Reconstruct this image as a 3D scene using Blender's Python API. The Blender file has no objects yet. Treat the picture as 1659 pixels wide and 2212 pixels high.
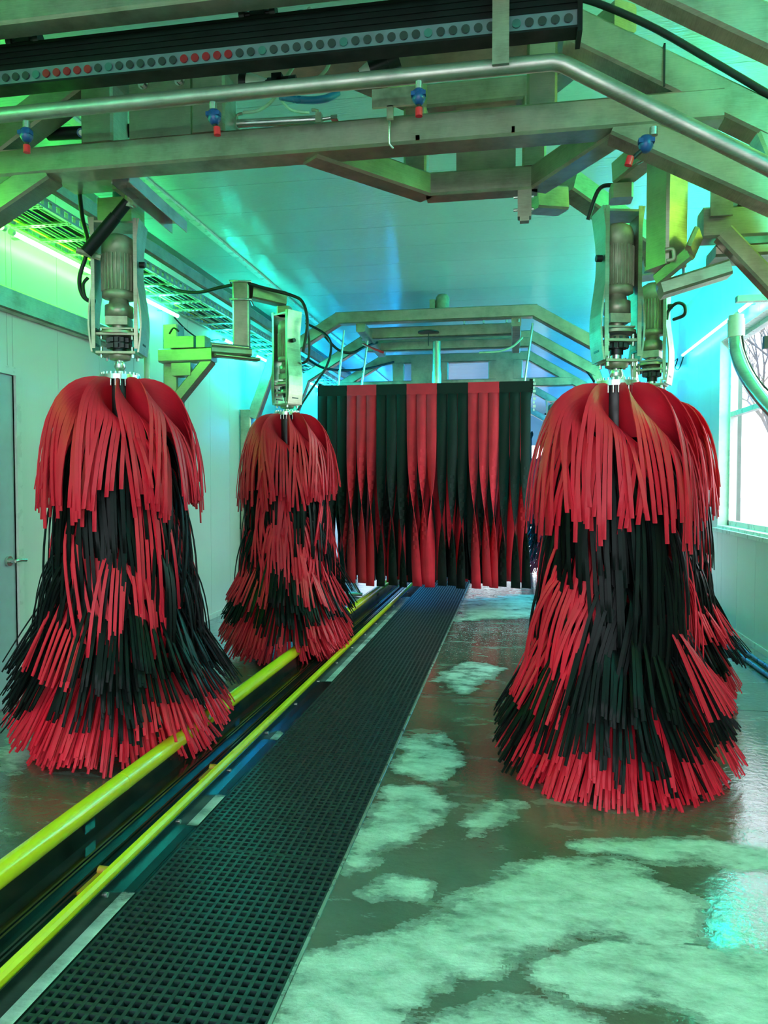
import bpy, math, random
import numpy as np
from mathutils import Vector, Matrix

# ------------------------------------------------------------------ camera, sky, exposure
SC = bpy.context.scene
COL = SC.collection
CAM_H = 1.6
F_PX = 1600.0
YAW = math.atan(280 / 1600.0)      # camera turned left of the tunnel axis
PIT = math.atan(56 / 1600.0)       # and tipped down a little
cd = bpy.data.cameras.new('camera')
cam = bpy.data.objects.new('camera', cd)
COL.objects.link(cam)
cam.location = (0, 0, CAM_H)
cam.rotation_euler = (math.pi / 2 - PIT, 0, YAW)
cd.sensor_fit = 'VERTICAL'
cd.sensor_height = 36.0
cd.lens = 36.0 * F_PX / 2212.0
cd.clip_start = 0.05
cd.clip_end = 300
SC.camera = cam

world = bpy.data.worlds.new('overcast_sky')
SC.world = world
world.use_nodes = True
wn = world.node_tree
bg = wn.nodes['Background']
bg.inputs[0].default_value = (0.86, 0.93, 1.0, 1)
bg.inputs[1].default_value = 3.3

SC.view_settings.view_transform = 'Standard'
SC.view_settings.look = 'None'
SC.view_settings.gamma = 1.0
SC.view_settings.use_curve_mapping = False
SC.view_settings.exposure = 0.76

# LED colours along the tunnel (real coloured tubes, lime near the entrance, blue at the exit)
LED_LIME = (0.09, 1.0, 0.04)
LED_YELLOW = (0.42, 1.0, 0.05)
LED_GREEN = (0.04, 1.0, 0.32)
LED_TEAL = (0.01, 1.0, 0.78)
LED_CYAN = (0.01, 0.72, 1.0)
LED_BLUE = (0.005, 0.36, 1.0)
LED_POWER = 1.35

# ------------------------------------------------------------------ projection helpers
_c, _s, _cp, _sp = math.cos(YAW), math.sin(YAW), math.cos(PIT), math.sin(PIT)
_f = Vector((-_s * _cp, _c * _cp, -_sp)); _r = Vector((_c, _s, 0)); _u = Vector((-_s * _sp, _c * _sp, _cp))
def ray(px, py): return _f + _r * ((px - 829.5) / F_PX) - _u * ((py - 1106) / F_PX)
def at(px, py, Y):                      # point on the cross plane at distance Y down the tunnel
    v = ray(px, py); k = Y / v.y
    return Vector((v.x * k, Y, v.z * k + CAM_H))
def onfloor(px, py, z=0.0):
    v = ray(px, py); k = (z - CAM_H) / v.z
    return Vector((v.x * k, v.y * k, z))
def onwall(px, py, X):
    v = ray(px, py); k = X / v.x
    return Vector((X, v.y * k, v.z * k + CAM_H))

# ------------------------------------------------------------------ materials
MATS = {}
def nmat(name):
    m = bpy.data.materials.new(name); m.use_nodes = True
    nt = m.node_tree; b = nt.nodes['Principled BSDF']
    MATS[name] = m
    return m, nt, b
def N(nt, t, **kw):
    n = nt.nodes.new(t)
    for k, v in kw.items(): setattr(n, k, v)
    return n
def texco(nt, scale=(1, 1, 1), rot=(0, 0, 0), geo=False):
    if geo:
        g = N(nt, 'ShaderNodeNewGeometry'); out = g.outputs['Position']
    else:
        g = N(nt, 'ShaderNodeTexCoord'); out = g.outputs['Object']
    mp = N(nt, 'ShaderNodeMapping'); mp.inputs['Scale'].default_value = scale; mp.inputs['Rotation'].default_value = rot
    nt.links.new(out, mp.inputs[0]); return mp.outputs[0]
def noise(nt, vec, scale, detail=3, rough=0.5):
    n = N(nt, 'ShaderNodeTexNoise'); n.inputs['Scale'].default_value = scale
    n.inputs['Detail'].default_value = detail; n.inputs['Roughness'].default_value = rough
    nt.links.new(vec, n.inputs['Vector']); return n.outputs[0]
def ramp(nt, fac, stops):
    r = N(nt, 'ShaderNodeValToRGB'); el = r.color_ramp.elements
    while len(el) > 1: el.remove(el[-1])
    el[0].position = stops[0][0]; el[0].color = stops[0][1]
    for p, c in stops[1:]:
        e = el.new(p); e.color = c
    nt.links.new(fac, r.inputs[0]); return r.outputs[0]
def g3(v): return (v, v, v, 1)
def bump(nt, h, strength, dist=0.01, nrm=None):
    b = N(nt, 'ShaderNodeBump'); b.inputs['Strength'].default_value = strength; b.inputs['Distance'].default_value = dist
    nt.links.new(h, b.inputs['Height'])
    if nrm: nt.links.new(nrm, b.inputs['Normal'])
    return b.outputs[0]
def maprange(nt, v, a, b, c, d):
    m = N(nt, 'ShaderNodeMapRange'); 
    for i, x in enumerate((a, b, c, d)): m.inputs[i + 1].default_value = x
    nt.links.new(v, m.inputs[0]); return m.outputs[0]

def simple(name, col, rough=0.5, metal=0.0, var=0.12, nscale=12, bmp=0.0, spec=None, coat=0.0):
    m, nt, b = nmat(name)
    v = texco(nt)
    n = noise(nt, v, nscale, 4)
    lo = tuple(c * (1 - var) for c in col) + (1,); hi = tuple(min(1, c * (1 + var)) for c in col) + (1,)
    nt.links.new(ramp(nt, n, [(0.3, lo), (0.7, hi)]), b.inputs['Base Color'])
    b.inputs['Roughness'].default_value = rough; b.inputs['Metallic'].default_value = metal
    nt.links.new(maprange(nt, n, 0.3, 0.7, max(0.02, rough * 0.8), min(1, rough * 1.2)), b.inputs['Roughness'])
    if spec is not None: b.inputs['Specular IOR Level'].default_value = spec
    if coat: b.inputs['Coat Weight'].default_value = coat; b.inputs['Coat Roughness'].default_value = 0.1
    if bmp: nt.links.new(bump(nt, n, bmp, 0.004), b.inputs['Normal'])
    return m

def steel(name, col, rough):
    m, nt, b = nmat(name)
    v = texco(nt, (1, 1, 1))
    n1 = noise(nt, v, 5, 5, 0.6)
    v2 = texco(nt, (3, 3, 90))
    n2 = noise(nt, v2, 4, 3, 0.6)
    mx = N(nt, 'ShaderNodeMath', operation='MULTIPLY_ADD'); mx.inputs[1].default_value = 0.4
    nt.links.new(n2, mx.inputs[0]); nt.links.new(n1, mx.inputs[2])
    nt.links.new(ramp(nt, mx.outputs[0], [(0.45, tuple(c * 0.62 for c in col) + (1,)), (0.62, tuple(c * 0.9 for c in col) + (1,)), (0.85, tuple(min(1, c * 1.2) for c in col) + (1,))]), b.inputs['Base Color'])
    b.inputs['Metallic'].default_value = 0.85
    nt.links.new(maprange(nt, mx.outputs[0], 0.4, 0.9, rough * 1.25, rough * 0.8), b.inputs['Roughness'])
    nt.links.new(bump(nt, n2, 0.12, 0.002), b.inputs['Normal'])
    return m
STEEL = steel('brushed_stainless', (0.43, 0.385, 0.30), 0.38)
STEELP = steel('spray_pipe_stainless', (0.42, 0.40, 0.35), 0.40)
STEELR = steel('polished_stainless', (0.62, 0.61, 0.58), 0.2)
STEELD = simple('dull_cast_metal', (0.40, 0.38, 0.28), 0.42, 0.6, 0.25, 20, 0.1)
MOTOR = simple('motor_paint', (0.40, 0.41, 0.28), 0.45, 0.2, 0.2, 20)
BLACKP = simple('black_plastic', (0.012, 0.013, 0.013), 0.38)
BLACKM = simple('black_anodised', (0.005, 0.006, 0.006), 0.5, 0.0, spec=0.25)
RUBBER = simple('rubber_cable', (0.012, 0.012, 0.012), 0.5)
REDP = simple('red_plastic', (0.85, 0.015, 0.03), 0.35)
BLUEP = simple('blue_plastic', (0.01, 0.06, 0.22), 0.3)
WHITEP = simple('white_plastic', (0.75, 0.76, 0.72), 0.35)
CLEART = simple('milky_tube', (0.45, 0.62, 0.45), 0.3)
CYANT = simple('cyan_tube', (0.03, 0.35, 0.42), 0.3)
YELLOW = simple('yellow_paint', (0.92, 0.72, 0.02), 0.22, 0, 0.06, 6, 0.03, coat=0.5)
ORANGE = simple('orange_roller', (0.55, 0.22, 0.02), 0.35)
def cloth(name, col, rough, sheen):
    m, nt, b = nmat(name)
    v = texco(nt)
    n = noise(nt, v, 320, 2, 0.6); n2 = noise(nt, v, 5, 2)
    mx = N(nt, 'ShaderNodeMath', operation='MULTIPLY_ADD'); mx.inputs[1].default_value = 0.35
    nt.links.new(n, mx.inputs[0]); nt.links.new(n2, mx.inputs[2])
    nt.links.new(ramp(nt, mx.outputs[0], [(0.3, tuple(c * 0.82 for c in col) + (1,)), (0.95, tuple(min(1, c * 1.2) for c in col) + (1,))]), b.inputs['Base Color'])
    b.inputs['Roughness'].default_value = rough
    b.inputs['Specular IOR Level'].default_value = 0.28
    nt.links.new(bump(nt, n, 0.25, 0.001), b.inputs['Normal'])
    return m
REDC = cloth('red_foam_cloth', (0.80, 0.018, 0.045), 0.5, 0.1)
BLKC = cloth('black_foam_cloth', (0.0045, 0.0055, 0.006), 0.45, 0.1)
BLKC.node_tree.nodes['Principled BSDF'].inputs['Specular IOR Level'].default_value = 0.16
REDF = cloth('red_felt', (0.88, 0.022, 0.05), 0.75, 0.1)
BLKF = cloth('black_felt', (0.010, 0.012, 0.013), 0.75, 0.1)

def panelling(name, col, rough, axis, fine):
    # glossy extruded plastic planks; fine ribs run along the plank
    m, nt, b = nmat(name)
    v = texco(nt, geo=True)
    sc = {'y': (1.2, 14, 1.2), 'z': (1, 12, 1)}[axis]
    v2 = texco(nt, sc, geo=True)
    n = noise(nt, v2, 5, 3, 0.6)
    n1 = noise(nt, v, 1.2, 3)
    nt.links.new(ramp(nt, n1, [(0.3, tuple(c * 0.93 for c in col) + (1,)), (0.7, col + (1,))]), b.inputs['Base Color'])
    b.inputs['Roughness'].default_value = rough
    b.inputs['Specular IOR Level'].default_value = 0.5
    nt.links.new(bump(nt, n, fine, 0.02), b.inputs['Normal'])
    return m
CEILM = panelling('ceiling_panel_plastic', (0.57, 0.79, 0.78), 0.11, 'y', 0.28)  # white panels; the LEDs' teal cast is partly put into the base colour
WALLM = panelling('wall_panel_plastic', (0.80, 0.82, 0.80), 0.24, 'z', 0.05)
TRIMM = simple('white_trim', (0.72, 0.74, 0.72), 0.3, 0, 0.05)
DOORM = simple('door_paint', (0.42, 0.50, 0.56), 0.35, 0, 0.05)
GAPM = simple('dark_backing', (0.10, 0.11, 0.11), 0.6)

def floor_mat():
    m, nt, b = nmat('wet_concrete')
    v = texco(nt, geo=True)
    n1 = noise(nt, v, 1.3, 6, 0.62); n2 = noise(nt, v, 40, 4, 0.6)
    vs = texco(nt, (1.0, 2.6, 1), geo=True)
    n3 = noise(nt, vs, 2.2, 7, 0.68)
    base = ramp(nt, n1, [(0.30, (0.095, 0.092, 0.070, 1)), (0.5, (0.135, 0.130, 0.102, 1)), (0.72, (0.185, 0.18, 0.15, 1))])
    # thin soap film drying on the concrete
    film = ramp(nt, n3, [(0.56, g3(0)), (0.64, g3(0.30)), (0.70, g3(0.1)), (0.78, g3(0.4))])
    mx = N(nt, 'ShaderNodeMixRGB'); mx.inputs[2].default_value = (0.42, 0.46, 0.43, 1)
    nt.links.new(film, mx.inputs[0]); nt.links.new(base, mx.inputs[1])
    nt.links.new(mx.outputs[0], b.inputs['Base Color'])
    r = ramp(nt, n3, [(0.35, g3(0.10)), (0.52, g3(0.18)), (0.62, g3(0.32)), (0.75, g3(0.4))])
    nt.links.new(r, b.inputs['Roughness'])
    b.inputs['Specular IOR Level'].default_value = 0.5
    b.inputs['Coat Weight'].default_value = 1.0; b.inputs['Coat Roughness'].default_value = 0.03; b.inputs['Coat IOR'].default_value = 1.4
    vr = texco(nt, (1, 1, 1), geo=True); rip = noise(nt, vr, 26, 3, 0.6); rip2 = noise(nt, vr, 6, 3, 0.5)
    nb = bump(nt, n3, 0.12, 0.02)
    nt.links.new(bump(nt, rip, 0.12, 0.006, nb), b.inputs['Normal'])
    nc = bump(nt, rip2, 0.10, 0.02)
    nt.links.new(bump(nt, rip, 0.55, 0.006, nc), b.inputs['Coat Normal'])
    return m
FLOORM = floor_mat()
def foam_mat():
    m, nt, b = nmat('soap_foam')
    a = N(nt, 'ShaderNodeAttribute'); a.attribute_name = 'cover'
    v = texco(nt, geo=True)
    vs = texco(nt, (1, 1.8, 1), geo=True)
    n1 = noise(nt, vs, 3.6, 10, 0.74); n2 = noise(nt, v, 45, 4, 0.6); n0 = noise(nt, v, 1.7, 4, 0.6)
    ad = N(nt, 'ShaderNodeMath', operation='MULTIPLY_ADD'); ad.inputs[1].default_value = 2.4
    nt.links.new(n1, ad.inputs[0]); nt.links.new(a.outputs['Fac'], ad.inputs[2])
    ad2 = N(nt, 'ShaderNodeMath', operation='MULTIPLY_ADD'); ad2.inputs[1].default_value = 1.5
    nt.links.new(n0, ad2.inputs[0]); nt.links.new(ad.outputs[0], ad2.inputs[2])
    al = ramp(nt, maprange(nt, ad2.outputs[0], 2.15, 3.15, 0, 1), [(0.0, g3(0)), (0.06, g3(.38)), (0.28, g3(.50)), (0.42, g3(.82)), (0.75, g3(.96))])
    nt.links.new(al, b.inputs['Alpha'])
    nt.links.new(ramp(nt, n1, [(0.34, (0.28, 0.33, 0.31, 1)), (0.48, (0.56, 0.62, 0.59, 1)), (0.62, (0.76, 0.82, 0.79, 1))]), b.inputs['Base Color'])
    b.inputs['Roughness'].default_value = 0.42
    nb = bump(nt, n1, 0.5, 0.02)
    nt.links.new(bump(nt, n2, 0.35, 0.006, nb), b.inputs['Normal'])
    return m
FOAMM = foam_mat()
GRATEM = simple('wet_black_grating', (0.022, 0.040, 0.042), 0.42, 0, 0.4, 60, 0.15, 0.35)
DECKM = simple('wet_dark_deck', (0.014, 0.014, 0.010), 0.10, 0.1, 0.3, 8, 0.04, 0.8)
SKIRT = simple('black_rail_skirt', (0.010, 0.014, 0.012), 0.2, 0.1, 0.3, 8)
PITM = simple('pit_concrete', (0.02, 0.03, 0.03), 0.3)
EDGEM = simple('pale_metal_edge', (0.35, 0.38, 0.36), 0.3, 0.4)
def emit(name, col, s):
    m, nt, b = nmat(name)
    b.inputs['Base Color'].default_value = (0.8, 0.8, 0.8, 1)
    b.inputs['Emission Color'].default_value = col + (1,)
    b.inputs['Emission Strength'].default_value = s
    return m
def glass():
    m, nt, b = nmat('window_glass')
    out = nt.nodes['Material Output']
    tr = N(nt, 'ShaderNodeBsdfTransparent'); gl = N(nt, 'ShaderNodeBsdfGlossy'); gl.inputs['Roughness'].default_value = 0.02
    fr = N(nt, 'ShaderNodeLayerWeight'); fr.inputs[0].default_value = 0.5
    pw_ = N(nt, 'ShaderNodeMath', operation='POWER'); pw_.inputs[1].default_value = 5.0
    nt.links.new(fr.outputs['Facing'], pw_.inputs[0])
    mx = N(nt, 'ShaderNodeMixShader')
    nt.links.new(maprange(nt, pw_.outputs[0], 0, 1, 0.03, 0.7), mx.inputs[0]); nt.links.new(tr.outputs[0], mx.inputs[1]); nt.links.new(gl.outputs[0], mx.inputs[2])
    nt.links.new(mx.outputs[0], out.inputs[0])
    return m
GLASS = glass()
SNOW = simple('pale_ground', (0.33, 0.35, 0.36), 0.8)
BARK = simple('bark', (0.16, 0.14, 0.13), 0.9)
BINM = simple('grey_fence_boards', (0.16, 0.16, 0.17), 0.8, 0, 0.4, 30)
HOSEB = simple('blue_hose', (0.01, 0.08, 0.16), 0.3)

# ------------------------------------------------------------------ mesh builder
class MB:
    def __init__(s): s.v = []; s.f = []; s.sm = []
    def add(s, vs, fs, smooth=False):
        o = len(s.v); s.v += [Vector(v) for v in vs]
        for f in fs: s.f.append(tuple(i + o for i in f)); s.sm.append(smooth)
        return s
    def box(s, lo, hi):
        x0, y0, z0 = lo; x1, y1, z1 = hi
        return s.add([(x0, y0, z0), (x1, y0, z0), (x1, y1, z0), (x0, y1, z0), (x0, y0, z1), (x1, y0, z1), (x1, y1, z1), (x0, y1, z1)],
                     [(0, 3, 2, 1), (4, 5, 6, 7), (0, 1, 5, 4), (1, 2, 6, 5), (2, 3, 7, 6), (3, 0, 4, 7)])
    def cbox(s, c, d): return s.box([c[i] - d[i] / 2 for i in range(3)], [c[i] + d[i] / 2 for i in range(3)])
    def prism(s, prof, p0, p1, up=(0, 0, 1), smooth=False, caps=True):
        p0 = Vector(p0); p1 = Vector(p1); t = (p1 - p0).normalized(); up = Vector(up)
        if abs(t.dot(up)) > 0.98: up = Vector((0, 1, 0))
        a = t.cross(up).normalized(); b = a.cross(t).normalized(); n = len(prof)
        vs = [p0 + a * x + b * y for x, y in prof] + [p1 + a * x + b * y for x, y in prof]
        fs = [(i, (i + 1) % n, n + (i + 1) % n, n + i) for i in range(n)]
        s.add(vs, fs, smooth)
        if caps: s.add(vs[:n], [tuple(range(n))[::-1]]); s.add(vs[n:], [tuple(range(n))])
        return s
    def beam(s, p0, p1, w, h, up=(0, 0, 1), c=0.012):
        x, y = w / 2, h / 2
        return s.prism([(-x + c, -y), (x - c, -y), (x, -y + c), (x, y - c), (x - c, y), (-x + c, y), (-x, y - c), (-x, -y + c)][::-1], p0, p1, up)
    def plate(s, p0, p1, w, h, up=(0, 0, 1)):
        x, y = w / 2, h / 2
        return s.prism([(-x, -y), (x, -y), (x, y), (-x, y)][::-1], p0, p1, up)
    def cyl(s, p0, p1, r, n=16, r1=None):
        r1 = r if r1 is None else r1
        p0 = Vector(p0); p1 = Vector(p1); t = (p1 - p0).normalized(); up = Vector((0, 0, 1))
        if abs(t.z) > 0.98: up = Vector((0, 1, 0))
        a = t.cross(up).normalized(); b = a.cross(t)
        cs = [(math.cos(2 * math.pi * i / n), math.sin(2 * math.pi * i / n)) for i in range(n)]
        v0 = [p0 + (a * x + b * y) * r for x, y in cs]; v1 = [p1 + (a * x + b * y) * r1 for x, y in cs]
        s.add(v0 + v1, [(i, n + i, n + (i + 1) % n, (i + 1) % n) for i in range(n)], True)
        s.add(v0, [tuple(range(n))]); s.add(v1, [tuple(range(n))[::-1]])
        return s
    def lathe(s, c, prof, n=20):
        c = Vector(c); vs = []; fs = []
        for r, z in prof:
            for i in range(n):
                a = 2 * math.pi * i / n; vs.append(c + Vector((r * math.cos(a), r * math.sin(a), z)))
        for k in range(len(prof) - 1):
            for i in range(n): fs.append((k * n + i, k * n + (i + 1) % n, (k + 1) * n + (i + 1) % n, (k + 1) * n + i))
        return s.add(vs, fs, True)
    def tube(s, pts, r, n=8, sub=6):
        P = [Vector(p) for p in pts]
        if len(P) > 2 and sub > 1:
            Q = []
            for i in range(len(P) - 1):
                a = P[max(0, i - 1)]; b = P[i]; c = P[i + 1]; d = P[min(len(P) - 1, i + 2)]
                for k in range(sub):
                    t = k / sub
                    Q.append(0.5 * ((2 * b) + (c - a) * t + (2 * a - 5 * b + 4 * c - d) * t * t + (3 * b - a - 3 * c + d) * t ** 3))
            Q.append(P[-1]); P = Q
        vs = []; fs = []; ref = Vector((0.13, 0.37, 0.92)).normalized()
        for i, p in enumerate(P):
            t = (P[min(i + 1, len(P) - 1)] - P[max(i - 1, 0)]).normalized()
            a = t.cross(ref)
            if a.length < 1e-3: a = t.cross(Vector((1, 0, 0)))
            a.normalize(); b = a.cross(t); ref = b.copy() if abs(b.dot(t)) < .5 else ref
            for k in range(n):
                q = 2 * math.pi * k / n; vs.append(p + (a * math.cos(q) + b * math.sin(q)) * r)
        m = len(P)
        for i in range(m - 1):
            for k in range(n): fs.append((i * n + k, (i + 1) * n + k, (i + 1) * n + (k + 1) % n, i * n + (k + 1) % n))
        s.add(vs, fs, True); s.add(vs[:n], [tuple(range(n))]); s.add(vs[-n:], [tuple(range(n))[::-1]])
        return s
    def rot(s, a, c):
        c = Vector(c); ca, sa = math.cos(a), math.sin(a)
        s.v = [Vector((c.x + (v.x - c.x) * ca - (v.y - c.y) * sa, c.y + (v.x - c.x) * sa + (v.y - c.y) * ca, v.z)) for v in s.v]
        return s
OFF = {}
def mesh_of(name, mb, mat, off):
    me = bpy.data.meshes.new(name)
    me.from_pydata([tuple(v - off) for v in mb.v], [], mb.f)
    me.polygons.foreach_set('use_smooth', mb.sm)
    me.materials.append(mat); me.update()
    return me
def obj(name, mb, mat, parent=None, loc=None):
    off = OFF[parent.name] if parent else Vector(loc if loc else (0, 0, 0))
    o = bpy.data.objects.new(name, mesh_of(name, mb, mat, off)); COL.objects.link(o)
    if parent: o.parent = parent
    else: o.location = off
    OFF[o.name] = off
    return o
def thing(name, label, cat, loc=(0, 0, 0), group=None):
    o = bpy.data.objects.new(name, None); COL.objects.link(o); o.empty_display_size = 0.1
    o.location = loc; OFF[o.name] = Vector(loc); return tag(o, label, cat, group)
def tag(o, label, cat, group=None, kind=None):
    o['label'] = label; o['category'] = cat
    if group: o['group'] = group
    if kind: o['kind'] = kind
    return o
def single(name, mb, mat, label, cat, group=None, kind=None):
    c = sum(mb.v, Vector()) / len(mb.v); z = min(v.z for v in mb.v)
    return tag(obj(name, mb, mat, None, (c.x, c.y, z)), label, cat, group, kind)
def struct(name, mb, mat):
    o = obj(name, mb, mat); o['kind'] = 'structure'; return o
def lbl(o, t): o['label'] = t; return o

# ------------------------------------------------------------------ the tunnel
XL, XR, ZC = -3.58, 2.35, 4.12
Y0, Y1 = -3.0, 27.0
GX0, GX1 = -1.45, -0.71          # grating
PX0 = -1.98                       # conveyor trench deck left edge
# floor: slabs left and right of the drain pit
fl = struct('floor', MB().box((XL - .2, Y0 - 6, -0.3), (-1.46, Y1 + 8, 0)).box((GX1 + 0.01, Y0 - 6, -0.3), (XR + .2, Y1 + 8, 0)), FLOORM)
obj('drain_pit', MB().box((-1.46, Y0 - 6, -0.5), (GX1 + 0.01, Y1 + 8, -0.3)), PITM, fl)
obj('drain_edge', MB().box((GX1, Y0, -0.04), (GX1 + 0.012, Y1, 0.006)), EDGEM, fl)
obj('drain_edge', MB().box((GX0 - 0.010, Y0, -0.04), (GX0, Y1, 0.002)), SKIRT, fl)
for yy in (5.6, 9.8, 14.0):
    obj('expansion_joint', MB().box((GX1 + 0.02, yy, 0.0), (XR, yy + 0.008, 0.0012)), PITM, fl)
# ceiling of long planks across the tunnel
ce = struct('ceiling', MB().box((XL - .2, Y0, ZC + 0.03), (XR + .2, Y1, ZC + 0.2)), GAPM)
pm = None
pw = 0.60
k = 0
y = Y0
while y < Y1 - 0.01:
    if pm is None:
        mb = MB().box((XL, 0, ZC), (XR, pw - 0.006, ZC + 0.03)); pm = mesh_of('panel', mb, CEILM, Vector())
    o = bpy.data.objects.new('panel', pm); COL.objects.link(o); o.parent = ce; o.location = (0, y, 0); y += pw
# left wall with a door opening
DY0, DY1, DZ = 3.93, 4.86, 2.40
wl = struct('wall_left', MB().box((XL - .22, Y0, 0), (XL - .03, DY0 - .02, ZC)).box((XL - .22, DY1 + .02, 0), (XL - .03, Y1, ZC)).box((XL - .22, DY0 - .02, DZ + .02), (XL - .03, DY1 + .02, ZC)), GAPM)
pw = 0.60
def wall_panels(parent, x0, x1, holes):
    y = Y0
    cache = {}
    while y < Y1 - 0.01:
        segs = [(0, ZC)]
        ya, yb = y, y + pw
        pieces = [(ya, yb, 0.0, ZC)]
        for (h0, h1, z0, z1) in holes:
            new = []
            for (a, b, c, d) in pieces:
                if b <= h0 or a >= h1 or d <= z0 or c >= z1: new.append((a, b, c, d)); continue
                if a < h0: new.append((a, h0, c, d))
                if b > h1: new.append((h1, b, c, d))
                m0, m1 = max(a, h0), min(b, h1)
                if c < z0: new.append((m0, m1, c, z0))
                if d > z1: new.append((m0, m1, z1, d))
            pieces = new
        for (a, b, c, d) in pieces:
            if b - a < 0.02: continue
            key = (round(b - a, 3), round(c, 3), round(d, 3))
            if key not in cache:
                cache[key] = mesh_of('panel', MB().box((x0, 0, c), (x1, b - a - 0.005, d)), WALLM, Vector())
            o = bpy.data.objects.new('panel', cache[key]); COL.objects.link(o); o.parent = parent; o.location = (0, a, 0)
        y += pw
wall_panels(wl, XL - .03, XL, [(DY0, DY1, 0, DZ)])
WZ0, WZ1 = 1.13, 3.28
WIN = [(5.45, 9.2)]
m = MB()
ys = [Y0] + [v for w in sorted(WIN) for v in w] + [Y1]
for i in range(0, len(ys), 2): m.box((XR + .02, ys[i], 0), (XR + .25, ys[i + 1], ZC))
for w in WIN: m.box((XR + .02, w[0], 0), (XR + .25, w[1], WZ0)).box((XR + .02, w[0], WZ1), (XR + .25, w[1], ZC))
wr = struct('wall_right', m, GAPM)
wall_panels(wr, XR, XR + .02, [(w[0], w[1], WZ0, WZ1) for w in WIN])
# end walls with vehicle openings
DX0, DX1, DH = -2.85, 1.15, 3.05
we = struct('wall_exit', MB().box((XL - .2, Y1, 0), (DX0, Y1 + .2, ZC)).box((DX1, Y1, 0), (XR + .2, Y1 + .2, ZC)).box((DX0, Y1, DH), (DX1, Y1 + .2, ZC)), WALLM)
wn_ = struct('wall_entrance', MB().box((XL - .2, Y0 - .2, 0), (DX0 - .4, Y0, ZC)).box((DX1 + .6, Y0 - .2, 0), (XR + .2, Y0, ZC)).box((DX0 - .4, Y0 - .2, 3.5), (DX1 + .6, Y0, ZC)), WALLM)
# trims
struct('trim_1', MB().prism([(0, 0), (0.09, 0), (0.09, 0.02), (0.02, 0.09), (0, 0.09)], (XL, Y0, ZC), (XL, Y1, ZC), (0, 0, -1)), TRIMM)
struct('trim_2', MB().box((XL, DY1 + .09, 0.0), (XL + .012, Y1, 0.06)), TRIMM)
struct('trim_3', MB().box((XR - .012, Y0, 0.0), (XR, Y1, 0.06)), TRIMM)
struct('trim_4', MB().box((XL + .55, Y0, ZC - .025), (XL + .62, Y1, ZC - 0.002)), TRIMM)
# door_1 in the left wall
d = struct('door_1', MB().box((XL - .05, DY0, 0.01), (XL - .01, DY1, DZ)), DOORM)
obj('door_frame', MB().box((XL - .1, DY1, 0), (XL + .02, DY1 + .055, DZ + .06)).box((XL - .1, DY0 - .055, 0), (XL + .02, DY0, DZ + .06)).box((XL - .1, DY0, DZ), (XL + .02, DY1, DZ + .06)), TRIMM, d)
obj('door_panel', MB().box((XL - .01, DY0 + .07, 0.15), (XL - .004, DY1 - .07, DZ - .1)), DOORM, d)
h = MB(); hy = DY1 - .09
h.cyl((XL - .01, hy, 1.06), (XL + .015, hy, 1.06), .036, 20).cyl((XL + .01, hy, 1.06), (XL + .06, hy, 1.06), .014, 12)
h.tube([(XL + .055, hy, 1.06), (XL + .06, hy + .05, 1.062), (XL + .055, hy + .12, 1.055)], .012, 10)
obj('door_handle', h, STEELR, d)
# windows in the right wall
for i, (a, b) in enumerate(WIN):
    gx = XR + .15
    w = struct('window_%d' % (i + 1), MB().box((XR - .005, a, WZ0 - .02), (gx, b, WZ0 + .015)), TRIMM)
    fr = MB(); t = .05
    fr.box((gx - .04, a, WZ0 + .015), (gx + .04, a + t, WZ1)).box((gx - .04, b - t, WZ0 + .015), (gx + .04, b, WZ1))
    fr.box((gx - .04, a, WZ0 + .015), (gx + .04, b, WZ0 + .07)).box((gx - .04, a, WZ1 - t), (gx + .04, b, WZ1))
    obj('window_frame', fr, EDGEM if False else TRIMM, w)
    obj('transom_bar', MB().box((gx - .035, a + t, 2.40), (gx + .035, b - t, 2.455)), TRIMM, w)
    for q in (1,):
        ym = a + (b - a) * q / 2
        obj('mullion', MB().box((gx - .035, ym - .025, WZ0 + .07), (gx + .035, ym + .025, WZ1 - t)), TRIMM, w)
    for q in range(2):
        for z0, z1 in ((WZ0 + .07, 2.40), (2.455, WZ1 - t)):
            obj('glass_pane', MB().box((gx - .004, a + (b - a) * q / 2 + .026, z0), (gx + .004, a + (b - a) * (q + 1) / 2 - .026, z1)), GLASS, w)
    obj('window_reveal', MB().box((XR, b - .006, WZ0), (gx - .04, b, WZ1)).box((XR, a, WZ0), (gx - .04, a + .006, WZ1)).box((XR, a, WZ1 - .006), (gx - .04, b, WZ1)), TRIMM, w)
    obj('window_sill', MB().box((XR - .05, a - .06, WZ0 - .055), (XR + .02, b + .06, WZ0 - .015)), TRIMM, w)

# ------------------------------------------------------------------ outside the window
single('paved_lot', MB().box((XR + .3, -30, -.2), (90, 110, -.05)).box((-60, Y1 + 8.1, -.2), (XR + .3, 110, -.05)).box((-60, -40, -.2), (XR + .3, Y0 - 6.1, -.05)), SNOW, 'pale flat ground outside the building, seen through the right window', 'ground')
rnd = random.Random(4)
def tree(loc, hgt, label, seed):
    rn = random.Random(seed); t = thing('bare_tree', label, 'tree', loc)
    tk = MB(); br = MB()
    def grow(p, d, L, r, dep, mb):
        q = p + d * L
        mb.cyl(p, q, r, 6, r * .7)
        if dep == 0: return
        for _ in range(3):
            nd = (d + Vector((rn.uniform(-.75, .75), rn.uniform(-.75, .75), rn.uniform(-.15, .6)))).normalized()
            grow(q, nd, L * rn.uniform(.62, .82), r * .6, dep - 1, br)
    grow(Vector(loc), Vector((0, 0, 1)), hgt * .3, hgt * .016, 5, tk)
    obj('trunk', tk, BARK, t); o = obj('branches', br, BARK, t)
tree((10.2, 31, -.05), 9.5, 'bare leafless tree standing farthest left outside the right window', 3)
tree((7.3, 20.5, -.05), 7.5, 'bare tree with thin twigs near the board fence outside', 9)
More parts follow.
